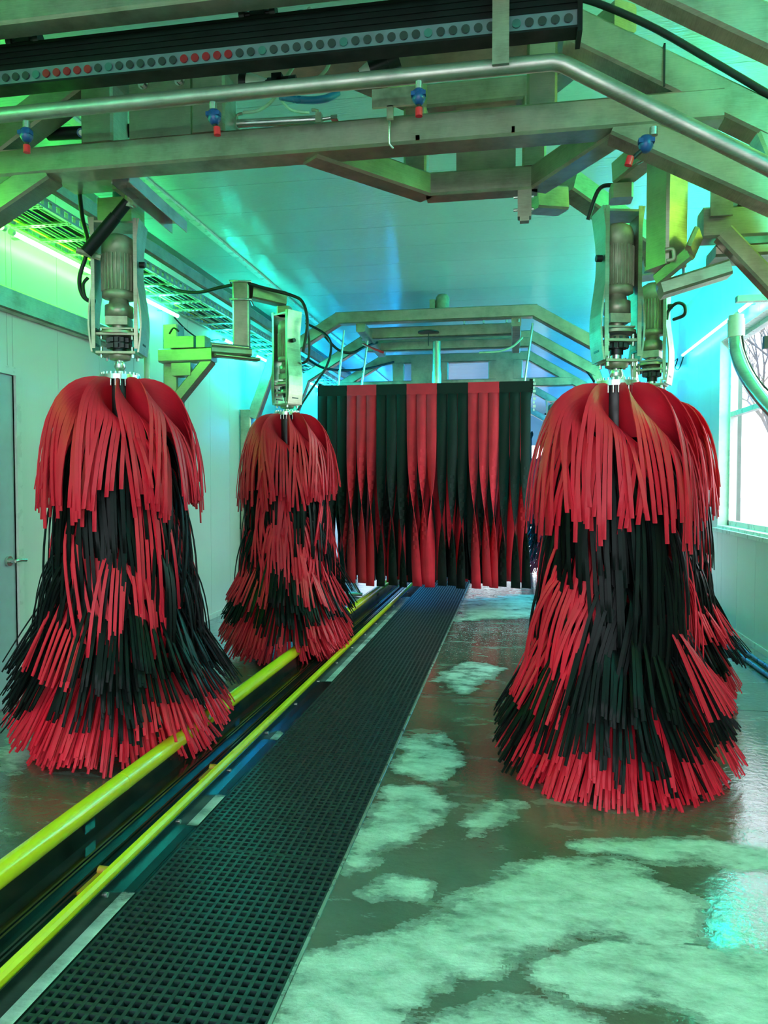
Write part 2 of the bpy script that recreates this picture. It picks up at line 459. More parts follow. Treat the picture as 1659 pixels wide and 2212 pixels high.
f = thing('board_fence', 'dark grey board enclosure outside, behind the window', 'fence', (8.2, 22.5, -.05))
for i in range(16):
    obj('board', MB().box((7.2 + i * .16, 22.4, -.05), (7.35 + i * .16, 22.44, 2.0 + (0.25 if i > 3 else 0))), BINM, f)
obj('post', MB().box((7.1, 22.35, -.05), (7.2, 22.5, 2.05)), BINM, f)
single('bollard', MB().cyl((5.42, 16.2, -.05), (5.42, 16.2, 1.9), .06, 12), YELLOW, 'thin yellow post outside in front of the grey enclosure', 'post')

# ------------------------------------------------------------------ grating over the drain
gr = thing('floor_grating', 'long black square-mesh grating let into the floor beside the conveyor', 'grating', (0, 0, 0))
CELL = 0.037
NC = 20
gw = (GX1 - GX0) / NC
PL = 33                                    # rows per panel
mb = MB()
for i in range(NC + 1):
    x = GX0 + i * gw
    x = min(max(x, GX0 + .004), GX1 - .004)
    mb.prism([(-.0040, -.036), (.0040, -.036), (.0066, 0), (-.0066, 0)][::-1], (x, 0, 0), (x, PL * CELL - .004, 0))
for j in range(PL + 1):
    yy = min(j * CELL + .0045, PL * CELL - .006)
    mb.prism([(-.0040, -.036), (.0040, -.036), (.0062, -.001), (-.0062, -.001)][::-1], (GX0, yy, 0), (GX1, yy, 0))
gm = mesh_of('grating_panel', mb, GRATEM, Vector())
y = 0.6
while y < Y1 - 1:
    o = bpy.data.objects.new('grating_panel', gm); COL.objects.link(o); o.parent = gr; o.location = (0, y, 0); y += PL * CELL

# ------------------------------------------------------------------ conveyor
cv = thing('conveyor', 'wet black conveyor track with slotted deck between the yellow guides', 'conveyor', (-1.7, 1.0, 0))
obj('deck_plate', MB().box((PX0, Y0, 0.001), (-1.755, Y1, .022)), DECKM, cv)
obj('deck_plate', MB().box((-1.665, Y0, 0.001), (-1.575, Y1, .022)), DECKM, cv)
obj('deck_plate', MB().box((-1.508, Y0, 0.0), (-1.462, Y1, .004)), DECKM, cv)
obj('slot_channel', MB().box((-1.755, Y0, 0.001), (-1.665, Y1, .008)), SKIRT, cv)
for x in (-1.762, -1.742, -1.678, -1.658):
    obj('slot_lip', MB().box((x - .005, Y0, .008), (x + .005, Y1, .036)), SKIRT, cv)
obj('guide_skirt', MB().prism([(-.0, .0), (.010, 0), (.006, .085), (0, .085)], (-1.515, Y0, 0.001), (-1.515, Y1, 0.001)).box((-1.58, Y0, .02), (-1.53, Y1, .075)), SKIRT, cv)
for p in ((170, 1900), (475, 1672)):
    q = onfloor(p[0], p[1], .03)
    o = obj('roller', MB().box((-1.655, q.y - .09, .022), (-1.615, q.y + .07, .034)).cyl((-1.655, q.y + .07, .036), (-1.615, q.y + .07, .036), .018, 12), ORANGE, cv)
    lbl(o, 'orange roller dog')
g1 = thing('guide_pipe', 'thick round yellow guide pipe left of the conveyor slot', 'guide rail', (-1.90, 1.0, 0))
m = MB().cyl((-1.90, Y0, .135), (-1.90, 3.33, .135), .047, 20).cyl((-1.90, 3.336, .135), (-1.90, 8.1, .135), .047, 20).cyl((-1.90, 8.106, .135), (-1.90, 24, .135), .047, 20)
obj('pipe', m, YELLOW, g1)
obj('pipe_base', MB().prism([(-.03, 0), (.045, 0), (.02, .075), (-.02, .075)][::-1], (-1.90, Y0, .022), (-1.90, 24, .022)), SKIRT, g1)
y = 1.2
while y < 24:
    obj('pipe_support', MB().box((-1.935, y - .04, .022), (-1.865, y + .04, .1)), SKIRT, g1); y += 1.8
g2 = thing('guide_bar', 'slim square yellow guide bar between conveyor slot and black grating', 'guide rail', (-1.545, 1.0, 0))
obj('bar', MB().prism([(-.022, 0), (.022, 0), (.022, .022), (.010, .032), (-.010, .032), (-.022, .022)][::-1], (-1.545, Y0, .078), (-1.545, 24, .078)), YELLOW, g2)
y = 1.9
while y < 12:
    obj('bolt', MB().cyl((-1.512, y, .06), (-1.498, y, .06), .010, 8), STEELR, g2); y += .62

# ------------------------------------------------------------------ foam on the floor
def sdf(px, py, poly):
    d2 = np.full(px.shape, 1e9); ins = np.zeros(px.shape, bool); n = len(poly)
    for i in range(n):
        x0, y0 = poly[i]; x1, y1 = poly[(i + 1) % n]
        ex, ey = x1 - x0, y1 - y0; L = ex * ex + ey * ey + 1e-12
        t = np.clip(((px - x0) * ex + (py - y0) * ey) / L, 0, 1)
        d2 = np.minimum(d2, (px - x0 - t * ex) ** 2 + (py - y0 - t * ey) ** 2)
        c = ((y0 > py) != (y1 > py)) & (px < (x1 - x0) * (py - y0) / (y1 - y0 + 1e-12) + x0)
        ins ^= c
    return np.where(ins, 1, -1) * np.sqrt(d2)
def foam(pts, label, strength=1.0, soft=.16, height=.006, clipx=GX1 + .014):
    poly = [tuple(onfloor(*p))[:2] for p in pts]
    xs = [p[0] for p in poly]; ys_ = [p[1] for p in poly]; mg = .12
    res = max(.011, math.sqrt((max(xs) - min(xs) + .2) * (max(ys_) - min(ys_) + .2) / 26000.0))
    gx = np.arange(max(clipx, min(xs) - mg), max(xs) + mg, res); gy = np.arange(min(ys_) - mg, max(ys_) + mg, res)
    X, Y = np.meshgrid(gx, gy)
    S = sdf(X, Y, poly)
    cov = np.clip(.5 + S / soft, 0, 1) * strength
    keep = S > -soft * .55
    idx = -np.ones(X.shape, int); q = keep
    idx[q] = np.arange(q.sum())
    Z = .0022 + height * np.clip(S / .12, 0, 1) * (0.6 + 0.4 * np.sin(X * 31 + np.sin(Y * 23) * 2) * np.sin(Y * 37 + X * 9))
    vs = np.stack([X[q], Y[q], Z[q]], 1)
    a, b, c, e = idx[:-1, :-1], idx[:-1, 1:], idx[1:, 1:], idx[1:, :-1]
    ok = (a >= 0) & (b >= 0) & (c >= 0) & (e >= 0)
    fs = np.stack([a[ok], b[ok], c[ok], e[ok]], 1)
    me = bpy.data.meshes.new('soap_foam'); me.from_pydata(vs.tolist(), [], fs.tolist())
    me.polygons.foreach_set('use_smooth', [True] * len(me.polygons))
    at_ = me.attributes.new('cover', 'FLOAT', 'POINT'); at_.data.foreach_set('value', cov[q].astype(np.float32))
    me.materials.append(FOAMM); me.update()
    o = bpy.data.objects.new('soap_foam', me); COL.objects.link(o)
    tag(o, label, 'foam', 'patches of soap foam on the wet floor', 'stuff')
foam([(612, 2130), (650, 2075), (760, 2040), (900, 2000), (985, 1960), (1030, 1930), (1090, 1885), (1190, 1858), (1330, 1866), (1400, 1900), (1420, 1925), (1500, 1960), (1495, 2035), (1420, 2045), (1300, 2020), (1190, 2045), (1110, 2080), (1040, 2095), (950, 2120), (890, 2170), (850, 2230), (590, 2240)], 'largest white foam sweep curving across the near floor', 1.15)
foam([(1135, 2085), (1300, 2035), (1500, 2046), (1690, 2080), (1690, 2230), (1500, 2190), (1420, 2170), (1330, 2182), (1250, 2165), (1180, 2112)], 'rounded white foam lobe at the near right of the floor', 1.15)
foam([(850, 2240), (1000, 2195), (1100, 2170), (1200, 2180), (1290, 2205), (1290, 2240)], 'foam patch nearest the camera below the dark puddle', 1.15)
foam([(740, 1860), (790, 1790), (830, 1740), (850, 1700), (930, 1706), (970, 1740), (950, 1770), (880, 1810), (800, 1850), (750, 1890)], 'foam patch hugging the right edge of the grating midway', .95)
foam([(850, 1665), (880, 1600), (960, 1585), (990, 1640), (930, 1685)], 'thin lacy foam patch beside the grating, beyond the larger patches', .85)
foam([(940, 1470), (1010, 1430), (1080, 1440), (1010, 1500)], 'faint foam film far along the grating edge', .7)
foam([(1235, 1825), (1340, 1818), (1520, 1808), (1690, 1850), (1690, 1880), (1400, 1858)], 'long narrow foam streak in front of the right brush', .95, .10)
foam([(775, 1930), (830, 1900), (925, 1902), (905, 1940), (800, 1950)], 'small thin foam streak left of the big sweep', .85, .10)
foam([(1000, 1780), (1050, 1735), (1120, 1740), (1080, 1790), (1010, 1810)], 'sparse foam flecks in front of the right brush', .72, .12)
foam([(20, 1600), (70, 1560), (90, 1620), (40, 1680), (0, 1660)], 'faint foam film on the floor under the near left brush', .7, .12, .004, -10)
foam([(1000, 1295), (1150, 1285), (1160, 1330), (1000, 1340)], 'distant foam beyond the hanging curtain at right of the grating', .9, .3)
def strip_foam(p0, p1, w, label, st=1.15):      # strip between guide skirt and grating
    a = onfloor(*p0); b = onfloor(*p1)
    xs = np.linspace(-1.505, -1.452, 6); ys_ = np.arange(a.y, b.y, .02)
    X, Y = np.meshgrid(xs, ys_); n, k = X.shape
    L = b.y - a.y
    cov = np.clip(np.minimum(Y - a.y, b.y - Y) / .08, 0, 1) * st * (.9 + .1 * np.sin(Y * 9))
    v = np.stack([X.ravel(), Y.ravel(), np.full(X.size, .007)], 1)
    fs = [(r * k + c, r * k + c + 1, (r + 1) * k + c + 1, (r + 1) * k + c) for r in range(n - 1) for c in range(k - 1)]
    me = bpy.data.meshes.new('soap_foam'); me.from_pydata(v.tolist(), [], fs)
    at_ = me.attributes.new('cover', 'FLOAT', 'POINT'); at_.data.foreach_set('value', cov.ravel().astype(np.float32))
    me.materials.append(FOAMM); me.update()
    o = bpy.data.objects.new('soap_foam', me); COL.objects.link(o); tag(o, label, 'foam', 'soap foam along the conveyor edge', 'stuff')
strip_foam((0, 2250), (270, 1925), .05, 'foam ribbon nearest the camera along the guide bar')
strip_foam((392, 1790), (470, 1715), .05, 'short pale foam ribbon along the guide bar, second from camera')
strip_foam((575, 1600), (600, 1580), .05, 'small pale foam spot along the guide bar, third from camera', 1.0)
strip_foam((700, 1475), (880, 1290), .05, 'far foam ribbon between guide bar and grating')

# ------------------------------------------------------------------ LED tubes
def led(side, ya, yb, col, strength, label):
    x = -3.45 if side < 0 else 2.26
    z = 3.365 if side < 0 else 3.385
    t = thing('led_tube', label, 'light', (x, ya, z))
    o = obj('light_tube', MB().cyl((x, ya + .03, z), (x, yb - .03, z), .017, 12), emit('led_glow_%s_%.1f' % ('l' if side < 0 else 'r', ya), col, strength), t)
    obj('end_cap', MB().cyl((x, ya, z), (x, ya + .03, z), .021, 12), WHITEP, t)
    obj('end_cap', MB().cyl((x, yb - .03, z), (x, yb, z), .021, 12), WHITEP, t)
    for yy in (ya + .2, yb - .2):
        obj('clip', MB().box((min(x, XL if side < 0 else XR), yy - .015, z + .015), (max(x, XL if side < 0 else XR), yy + .015, z + .024)), EDGEM, t)
P = LED_POWER
Lset = [(-1.2, .3, LED_TEAL, 32), (.5, 2.0, LED_GREEN, 32), (2.1, 3.3, LED_LIME, 26), (3.38, 4.62, LED_LIME, 24), (4.68, 5.98, (0.07, 1, .06), 30), (6.1, 7.3, LED_GREEN, 38),
        (8.5, 9.3, LED_TEAL, 100), (9.6, 10.4, LED_TEAL, 100), (12.0, 13.2, LED_CYAN, 120), (13.6, 15.0, LED_BLUE, 110), (15.6, 17.4, LED_BLUE, 110), (18, 20, LED_BLUE, 110), (21, 23, LED_BLUE, 110)]
nmL = ['behind the camera, farthest', 'behind the camera, second', 'beside the camera', 'just outside the near left brush', 'longest visible, left of the near brush drive', 'behind the near left brush drive',
       'beside the short shelf beam', 'just before the second left brush', 'behind the second left brush', 'far tunnel, first blue', 'far tunnel, second blue', 'far tunnel, third blue', 'far tunnel, last blue']
for (a, b, c, s), nm in zip(Lset, nmL): led(-1, a, b, c, s * P, 'glowing light tube on the left wall, ' + nm)
Rset = [(-1.2, .3, LED_TEAL, 32), (.6, 2.0, LED_TEAL, 60), (2.3, 3.7, LED_YELLOW, 40), (4.2, 5.6, LED_GREEN, 50), (6.2, 7.4, LED_GREEN, 45), (7.6, 8.15, LED_GREEN, 50), (8.25, 10.75, LED_TEAL, 74), (11.7, 12.9, LED_CYAN, 120),
        (13.4, 15.0, LED_BLUE, 110), (15.6, 17.2, LED_BLUE, 110), (18, 20, LED_BLUE, 110), (21, 23, LED_BLUE, 110)]
nmR = ['behind the camera, farthest', 'behind the camera, second', 'high on the blank wall beside the camera', 'before the visible window', 'nearest over the visible window', 'short, at the chrome pipe top', 'long teal, at the window corner', 'behind the right rear brush drive', 'far tunnel, first blue', 'far tunnel, second blue', 'far tunnel, third blue', 'far tunnel, last blue']
for (a, b, c, s), nm in zip(Rset, nmR): led(1, a, b, c, s * P, 'glowing light tube on the right wall, ' + nm)
single('light_cable', MB().tube([(-3.5, 7.3, 3.36), (-3.49, 7.6, 3.28), (-3.49, 8.0, 3.26), (-3.5, 8.5, 3.36)], .008, 6), RUBBER, 'black cable linking two light tubes on the left wall', 'cable')
single('light_cable', MB().tube([(2.28, 10.75, 3.38), (2.27, 11.0, 3.24), (2.27, 11.25, 3.3), (2.27, 11.1, 3.4), (2.28, 11.7, 3.38)], .008, 6), RUBBER, 'looped black cable linking light tubes on the right wall', 'cable')

# ------------------------------------------------------------------ wall rail, cable tray, overhead rail on the left
single('wall_rail', MB().beam((XL + .05, Y0, 2.915), (XL + .05, 6.7, 2.915), .09, .16), STEEL, 'wide stainless rail fixed along the left wall above the door', 'rail')
single('overhead_rail', MB().beam((-3.02, Y0, 3.60), (-3.02, 16, 3.60), .05, .12), STEEL, 'long stainless rail running beside the cable tray', 'rail')
ct = thing('cable_tray', 'long ladder cable tray carrying cables high along the left wall', 'cable tray', (-3.3, 1, 3.46))
for x in (-3.52, -3.08):
    s = MB().box((x - .012, 0, 3.44), (x + .012, 18, 3.455)).box((x - .012, 0, 3.495), (x + .012, 18, 3.51))
    y = 0.0
    while y < 18: s.box((x - .011, y, 3.455), (x + .011, y + .045, 3.495)); y += .09
    obj('side_rail', s, STEELR, ct)
y = .3
rm = None
while y < 18:
    if rm is None:
        s = MB().box((-3.52, 0, 3.435), (-3.08, .012, 3.452)).box((-3.52, .034, 3.435), (-3.08, .046, 3.452))
        for q in range(10): s.box((-3.51 + q * .044, .010, 3.437), (-3.49 + q * .044, .036, 3.450))
        rm = mesh_of('rung', s, STEELR, Vector(OFF[ct.name]))
    o = bpy.data.objects.new('rung', rm); COL.objects.link(o); o.parent = ct; o.location = (0, y, 0); y += .32
for k, (x, r_, mt) in enumerate([(-3.45, .012, YELLOW), (-3.42, .010, RUBBER), (-3.39, .012, CLEART), (-3.34, .016, RUBBER), (-3.29, .012, CLEART), (-3.25, .010, BLUEP), (-3.2, .018, RUBBER), (-3.15, .012, CLEART)]):
    pts = [(x + .012 * math.sin(q * 1.7 + k), q * 1.5, 3.457 + r_) for q in range(13)]
    obj('cable', MB().tube(pts, r_, 6, 3), mt, ct)

# ------------------------------------------------------------------ gantry arches
ZT0, ZT1 = 3.68, 3.83
GC = -1.0; HW = 1.24
def gantry(Y, label, bw=.15, tie=False, legs=True, ext=0.0):
    t = thing('gantry_arch', label, 'frame', (GC, Y, 0))
    zc = (ZT0 + ZT1) / 2; h = ZT1 - ZT0
    obj('top_beam', MB().beam((GC - HW - .03 - ext, Y, zc), (GC + HW + .03, Y, zc), bw, h), STEEL, t)
    for s in (-1, 1):
        a = Vector((GC + s * (HW - .02 + (ext if s < 0 else 0)), Y, zc + .01)); b = Vector((GC + s * 2.12, Y, 3.235)); c = Vector((GC + s * 2.40, Y, 2.50))
        obj('sloped_beam', MB().beam(a, b + (b - a).normalized() * .05, bw - .006, h), STEEL, t)
        obj('corner_brace', MB().beam(b - (c - b).normalized() * .05, c, bw - .012, h * .95), STEEL, t)
        if legs:
            obj('leg', MB().beam((GC + s * 2.49, Y, 0.012), (GC + s * 2.49, Y, 2.60), bw - .003, h - .02), STEEL, t)
            obj('foot_plate', MB().box((GC + s * 2.49 - .085, Y - .12, 0), (GC + s * 2.49 + .12, Y + .12, .012)), STEEL, t)
            obj('end_cap', MB().box((GC + s * 2.49 - .08, Y - .08, 2.60), (GC + s * 2.49 + .08, Y + .08, 2.608)), STEELR, t)
    if tie: obj('tie_beam', MB().beam((GC - 2.0, Y, 3.32), (GC + 1.92, Y, 3.32), bw + .006, .14), STEEL, t)
    return t
A1 = gantry(3.12, 'nearest stainless gantry arch, its beams crossing the top corners', .12, ext=.35)
A2 = gantry(3.67, 'large stainless double-beam gantry arch over both near brushes', .15, True)
for s in (-1, 1):
    a = Vector((GC + s * 1.46, 3.67, 3.285)); b = Vector((GC + s * 2.44, 3.67, 2.76))
    obj('lower_brace', MB().beam(a, b, .138, .13), STEEL, A2)
# bay behind the main beam (lower ring and upper ring)
Y = 3.67
for z, nm in ((3.30, 'bay_beam'), (3.79, 'bay_beam')):
    q = [(-1.02, Y), (-.50, 4.27), (.12, 4.27), (.50, Y)] if z < 3.5 else [(-1.05, Y), (-.52, 4.27), (.10, 4.27), (.50, Y)]
    for (x0, y0), (x1, y1) in zip(q, q[1:]): obj(nm, MB().beam((x0, y0, z), (x1, y1, z), .13, .13), STEEL, A2)
for x in (-.56, .10): obj('bay_post', MB().beam((x, 4.27, 3.36), (x, 4.27, 3.74), .13, .13), STEEL, A2)
obj('bay_plate', MB().box((-.33, 4.25, 3.36), (.0, 4.265, 3.74)), STEEL, A2)
for x0, x1 in ((-2.23, -2.05), (-1.62, -1.44)): obj('post', MB().beam(((x0 + x1) / 2, 3.67, 3.385), ((x0 + x1) / 2, 3.67, 3.69), .17, x1 - x0, (1, 0, 0)), STEEL, A2)
pl = obj('mounting_plate', MB().box((-1.96, 3.595, 3.386), (-1.625, 3.61, 3.70)), STEEL, A2)
for x in (-1.88, -1.68): obj('bolt', MB().cyl((x, 3.575, 3.655), (x, 3.60, 3.655), .019, 6).cyl((x, 3.590, 3.655), (x, 3.596, 3.655), .028, 14), STEELR, pl)
obj('upright', MB().beam((.12, 3.67, 3.385), (.12, 3.67, 3.70), .12, .14, (1, 0, 0)), STEEL, A2)
lbl(obj('hook_bracket', MB().box((-.67, 3.50, 3.385), (-.45, 3.515, 3.47)).box((-.60, 3.50, 3.33), (-.57, 3.52, 3.39)), STEELD, A2), 'dark plate bracket on the main beam')
lbl(obj('rust_mark', MB().box((-.475, 3.592, 3.375), (-.46, 3.5945, 3.392)).box((-.02, 3.592, 3.26), (-.005, 3.5945, 3.29)).box((-.475, 3.592, 3.26), (-.455, 3.5945, 3.285)), simple('rust', (.18, .05, .015), .8), A2), 'small rust stain')
A3 = gantry(9.40, 'stainless gantry arch holding the front of the hanging curtain frame')
A4 = gantry(10.95, 'second stainless arch close behind the curtain frame')
A5 = gantry(12.6, 'third stainless arch with hanging posts beyond the curtain', .15, True)
A6 = gantry(16.2, 'distant stainless arch, fourth behind the curtain')
A7 = gantry(20.5, 'farthest stainless arch near the tunnel exit')
for x in (-1.95, -1.2, -.35, .05): obj('post', MB().beam((x, 12.6, 3.05), (x, 12.6, 3.70), .14, .16 if x > -1 else .2, (1, 0, 0)), STEEL, A5)
obj('plate', MB().box((-1.72, 12.5, 3.1), (-1.35, 12.52, 3.70)), STEEL, A5)
obj('plate', MB().box((-.3, 12.5, 3.1), (-.02, 12.52, 3.70)), STEEL, A5)

# curtain carrier frame
cf = thing('curtain_carrier', 'stainless carrier frame between two arches with rods holding the curtain', 'frame', (GC, 10, 3.3))
obj('cross_beam', MB().beam((-2.05, 9.95, 3.66), (.02, 9.95, 3.66), .12, .15), STEEL, cf)
obj('cross_beam', MB().beam((-2.1, 10.6, 3.60), (.2, 10.6, 3.60), .12, .13), STEEL, cf)
for x in (-1.95, .02): obj('side_beam', MB().beam((x, 9.4, 3.64), (x, 10.95, 3.58), .12, .12), STEEL, cf)
obj('slide_tube', MB().cyl((-1.02, 9.9, 2.88), (-1.02, 9.9, 3.52), .055, 18).cyl((-1.02, 9.9, 2.86), (-1.02, 9.9, 3.12), .062, 18), STEELR, cf)
for x0, x1, y in ((-2.18, -2.26, 9.45), (-1.95, -2.05, 9.9), (.22, .12, 9.45)): obj('hanger_rod', MB().cyl((x0, y, 3.62), (x1, y, 2.86), .014, 8), STEELR, cf)
obj('cam_disc', MB().cyl((-1.12, 9.8, 3.62), (-1.12, 9.8, 3.635), .14, 20).cyl((-1.12, 9.8, 3.45), (-1.12, 9.8, 3.62), .006, 6), BLACKP, cf)
obj('drive_motor', MB().lathe((-.93, 9.75, 3.84), [(0.001, .26), (.06, .255), (.088, .22), (.09, .19), (.09, .0)], 18).box((-1.09, 9.66, 3.84), (-1.02, 9.84, 4.02)), MOTOR, cf)
obj('air_hose', MB().tube([(.1, 9.8, 3.52), (-.02, 9.75, 3.4), (-.2, 9.7, 3.33), (-.45, 9.7, 3.32)], .014, 6), CLEART, cf)
lbl(obj('air_hose', MB().tube([(-2.0, 9.8, 3.5), (-1.85, 9.7, 3.42), (-1.7, 9.7, 3.36)], .016, 6), REDP, cf), 'dark red hose')
for x in (-.62, -.38, -.1, .05): obj('spray_tip', MB().cyl((x, 9.36, 3.62), (x, 9.36, 3.66), .012, 8), STEELR, cf)

# ------------------------------------------------------------------ the hanging curtain
def twist_strip(mb, x, y, w, z0, z1, th0, th1, mid, rn, sway=0.0, lean=0.0):
    n = 22; vs = []; fs = []
    for i in range(n + 1):
        t = i / n; z = z0 + (z1 - z0) * t
        s = 1 / (1 + math.exp(-(t - mid) / 0.13)); th = th0 + (th1 - th0) * s
        cx = x + lean * t * t; cy = y + sway * math.sin(t * 2.6)
        d = Vector((math.cos(th), math.sin(th), 0)) * w / 2; nn = Vector((-math.sin(th), math.cos(th), 0)) * .0025
        c = Vector((cx, cy, z)); vs += [c - d - nn, c + d - nn, c + d + nn, c - d + nn]
        if i:
            o = 4 * (i - 1)
            for k in range(4): fs.append((o + k, o + (k + 1) % 4, o + 4 + (k + 1) % 4, o + 4 + k))
    fs.append((0, 3, 2, 1)); o = 4 * n; fs.append((o, o + 1, o + 2, o + 3))
    mb.add(vs, fs, True)
def curtain(Yc, rows, dy, label, x0=-2.47, pitch=.3815, seed=1, nb=7):
    rn = random.Random(seed)
    t = thing('hanging_curtain', label, 'curtain', (GC - .1, Yc, 0.35))
    for r in range(rows):
        y = Yc + r * dy
        for b in range(nb):
            red = (b % 2 == 1) if r % 2 == 0 else (b % 2 == 0 and rn.random() < .75)
            mb = MB(); xa = x0 + b * pitch - (r % 2) * .03; w3 = pitch / 3
            mb.box((xa + .002, y - .003, 2.74), (xa + pitch - .002, y + .003, 2.875))
            for k in range(3):
                sgn = 1 if not (r == 0 and red and k == 2 and b == 3) else -1
                mid = (.56 if red else .66) + rn.uniform(-.04, .04) if r == 0 else rn.uniform(.3, .95)
                lean = rn.uniform(-.02, .03) + (.05 if red and b in (3, 5) and k < 2 else 0)
                twist_strip(mb, xa + w3 * (k + .5), y, w3 * .97, 2.745, .34 + rn.uniform(-.02, .03) + .03 * (r % 3), .04, sgn * (math.pi * rn.uniform(.86, 1.0)), mid, rn, rn.uniform(-.03, .03), lean)
            o = obj('curtain_panel', mb, REDF if red else BLKF, t)
            lbl(o, ('red' if red else 'black') + ' felt panel slit into three hanging strips')
        obj('hanger_bar', MB().box((x0, y + .004, 2.80), (x0 + nb * pitch + .03, y + .03, 2.87)), BLACKM, t)
    for x in (x0 + .01, x0 + nb * pitch - .02): obj('side_rail', MB().box((x, Yc, 2.87), (x + .04, Yc + rows * dy, 2.90)), BLACKM, t)
    return t
c1 = curtain(9.2, 8, .22, 'black and red hanging felt curtain with twisted strips in mid tunnel')
s = MB()
for q in range(9): s.box((.225, 9.2, 2.87 - q * .045), (.245 + .012 * (q % 2), 9.25, 2.90 - q * .045))
lbl(obj('clip_strip', s, WHITEP, c1), 'pale ragged row of clips at the right end')
c2 = curtain(18.0, 5, .3, 'far second felt curtain glimpsed behind the first one', x0=-2.25, seed=7)
for x in (-2.2, .35): obj('hanger_rod', MB().cyl((x, 18.6, 2.87), (x, 18.6, ZC - .001), .014, 8), STEELR, c2)

# ------------------------------------------------------------------ wrap brushes
def ribbon_panel(name, seedrng, parent, off, cx, cy, a0, zt, H, n, R, zE, spread, tcut, wst, kind, mat, drop, r0=.10):
    """one slit sheet clamped along a vertical slot in the hub, strips fan out and drape"""
    rs = seedrng; M = 14
    t = np.linspace(0, 1, M)
    V = (np.arange(n) + .5) / n
    hg = kind != 'flare'
    jr = rs.normal(0, .024 if hg else .016, n); jz = rs.uniform(-.09, .06, n) if hg else rs.uniform(-.04, .03, n)
    grp = np.floor(V * rs.randint(3, 6)); gl = rs.uniform(-.16, .16, 8)[grp.astype(int)]; gz = rs.uniform(-.07, .06, 8)[grp.astype(int)]
    ja = rs.normal(0, .03 if hg else .02, n) + gl * (1.0 if hg else .45) + rs.uniform(-.38, .38) * (1.0 if kind == 'hang' else .25)
    jz = jz + gz * (1.0 if hg else .5)
    cl = np.sin(V * rs.uniform(9, 16) + rs.uniform(0, 6)) * .04
    def S(v, jr_, jz_, ja_):
        z0 = zt - H * v
        if kind == 'top':
            P0 = np.stack([np.full_like(v, r0), z0]); P1 = np.stack([r0 + (R * .78 - r0) * (1 - .30 * v), z0 + .03 + .05 * v])
            P2 = np.stack([R * (1.02 - .10 * v), zt - drop - .12 * v]); P3 = np.stack([R * (1.03 - .08 * v), zE + 0 * v])
        elif kind == 'hang':
            P0 = np.stack([np.full_like(v, r0), z0]); P1 = np.stack([r0 + (R * .82 - r0) * (1 - .25 * v), z0 + .035 + .10 * v])
            P2 = np.stack([R * (1.06 - .12 * v), zt - drop - .10 * v]); P3 = np.stack([R * (1 - .05 * v), zE + 0 * v])
        else:
            P0 = np.stack([np.full_like(v, r0), z0]); P1 = np.stack([r0 + R * .34 + 0 * v, z0 + .05])
            P2 = np.stack([R * .74 - .04 * v, z0 - .42 * (z0 - zE) + .02]); P3 = np.stack([R * 1.04 + 0 * v, zE - .05 * v])
        tt = t[None, :]; a, b, c, d = (1 - tt) ** 3, 3 * (1 - tt) ** 2 * tt, 3 * (1 - tt) * tt ** 2, tt ** 3
        r = P0[0][:, None] * a + P1[0][:, None] * b + P2[0][:, None] * c + P3[0][:, None] * d
        z = P0[1][:, None] * a + P1[1][:, None] * b + P2[1][:, None] * c + P3[1][:, None] * d
        f = np.clip(tt * 1.7, 0, 1); f = f * f * (3 - 2 * f)
        g = np.clip((tt - tcut) / (1 - tcut), 0, 1)
        r = r + jr_[:, None] * g; z = z + jz_[:, None] * g ** 1.3
        ang = a0 + spread * f * v[:, None] + ja_[:, None] * g
        return np.stack([cx + r * np.cos(ang), cy + r * np.sin(ang), z], -1)
    C = S(V, jr, jz, ja + cl); hv = .5 / n
    A = S(V - hv, jr, jz, ja + cl); B = S(V + hv, jr, jz, ja + cl)
    W = (B - A) / 2
    Wn = W / (np.linalg.norm(W, axis=-1, keepdims=True) + 1e-9)
    g = np.clip((t - tcut) / .12, 0, 1)[None, :, None]
    W = W * (1 - g) + Wn * (wst / 2) * g
    T = np.gradient(C, axis=1); Nn = np.cross(T, W); Nn /= (np.linalg.norm(Nn, axis=-1, keepdims=True) + 1e-9)
    Nn = Nn * .0032
    # strips lie at slightly different heights so their edges read
    C = C + Nn * (rs.uniform(-2.2, 2.2, n)[:, None, None]) * g
    a_, b_, c_, d_ = C - W - Nn, C + W - Nn, C + W + Nn, C - W + Nn
    ring = np.stack([a_, b_, b_, c_, c_, d_, d_, a_], 2)      # strip, step, 8 corners (doubled so edges stay crisp)
    verts = ring.reshape(-1, 3) - np.array(off)
    base = (np.arange(n)[:, None, None] * M + np.arange(M - 1)[None, :, None]) * 8
    k = np.array([0, 2, 4, 6])[None, None, :]
    q = np.stack([base + k, base + k + 1, base + 8 + k + 1, base + 8 + k], -1).reshape(-1, 4)
    cap = (np.arange(n)[:, None] * M + (M - 1)) * 8 + np.array([0, 1, 3, 5])[None, :]
    F = np.concatenate([q, cap])
    me = bpy.data.meshes.new(name)
    me.vertices.add(len(verts)); me.vertices.foreach_set('co', verts.ravel().astype(np.float32))
    me.loops.add(F.size); me.loops.foreach_set('vertex_index', F.ravel().astype(np.int32))
    me.polygons.add(len(F)); me.polygons.foreach_set('loop_start', (np.arange(len(F)) * 4).astype(np.int32))
    try: me.polygons.foreach_set('loop_total', np.full(len(F), 4, np.int32))
    except Exception: pass
    me.polygons.foreach_set('use_smooth', np.concatenate([np.ones(len(q), bool), np.zeros(len(cap), bool)]))
    me.update(calc_edges=True); me.validate()
    me.materials.append(mat)
    o = bpy.data.objects.new(name, me); COL.objects.link(o); o.parent = parent
    return o

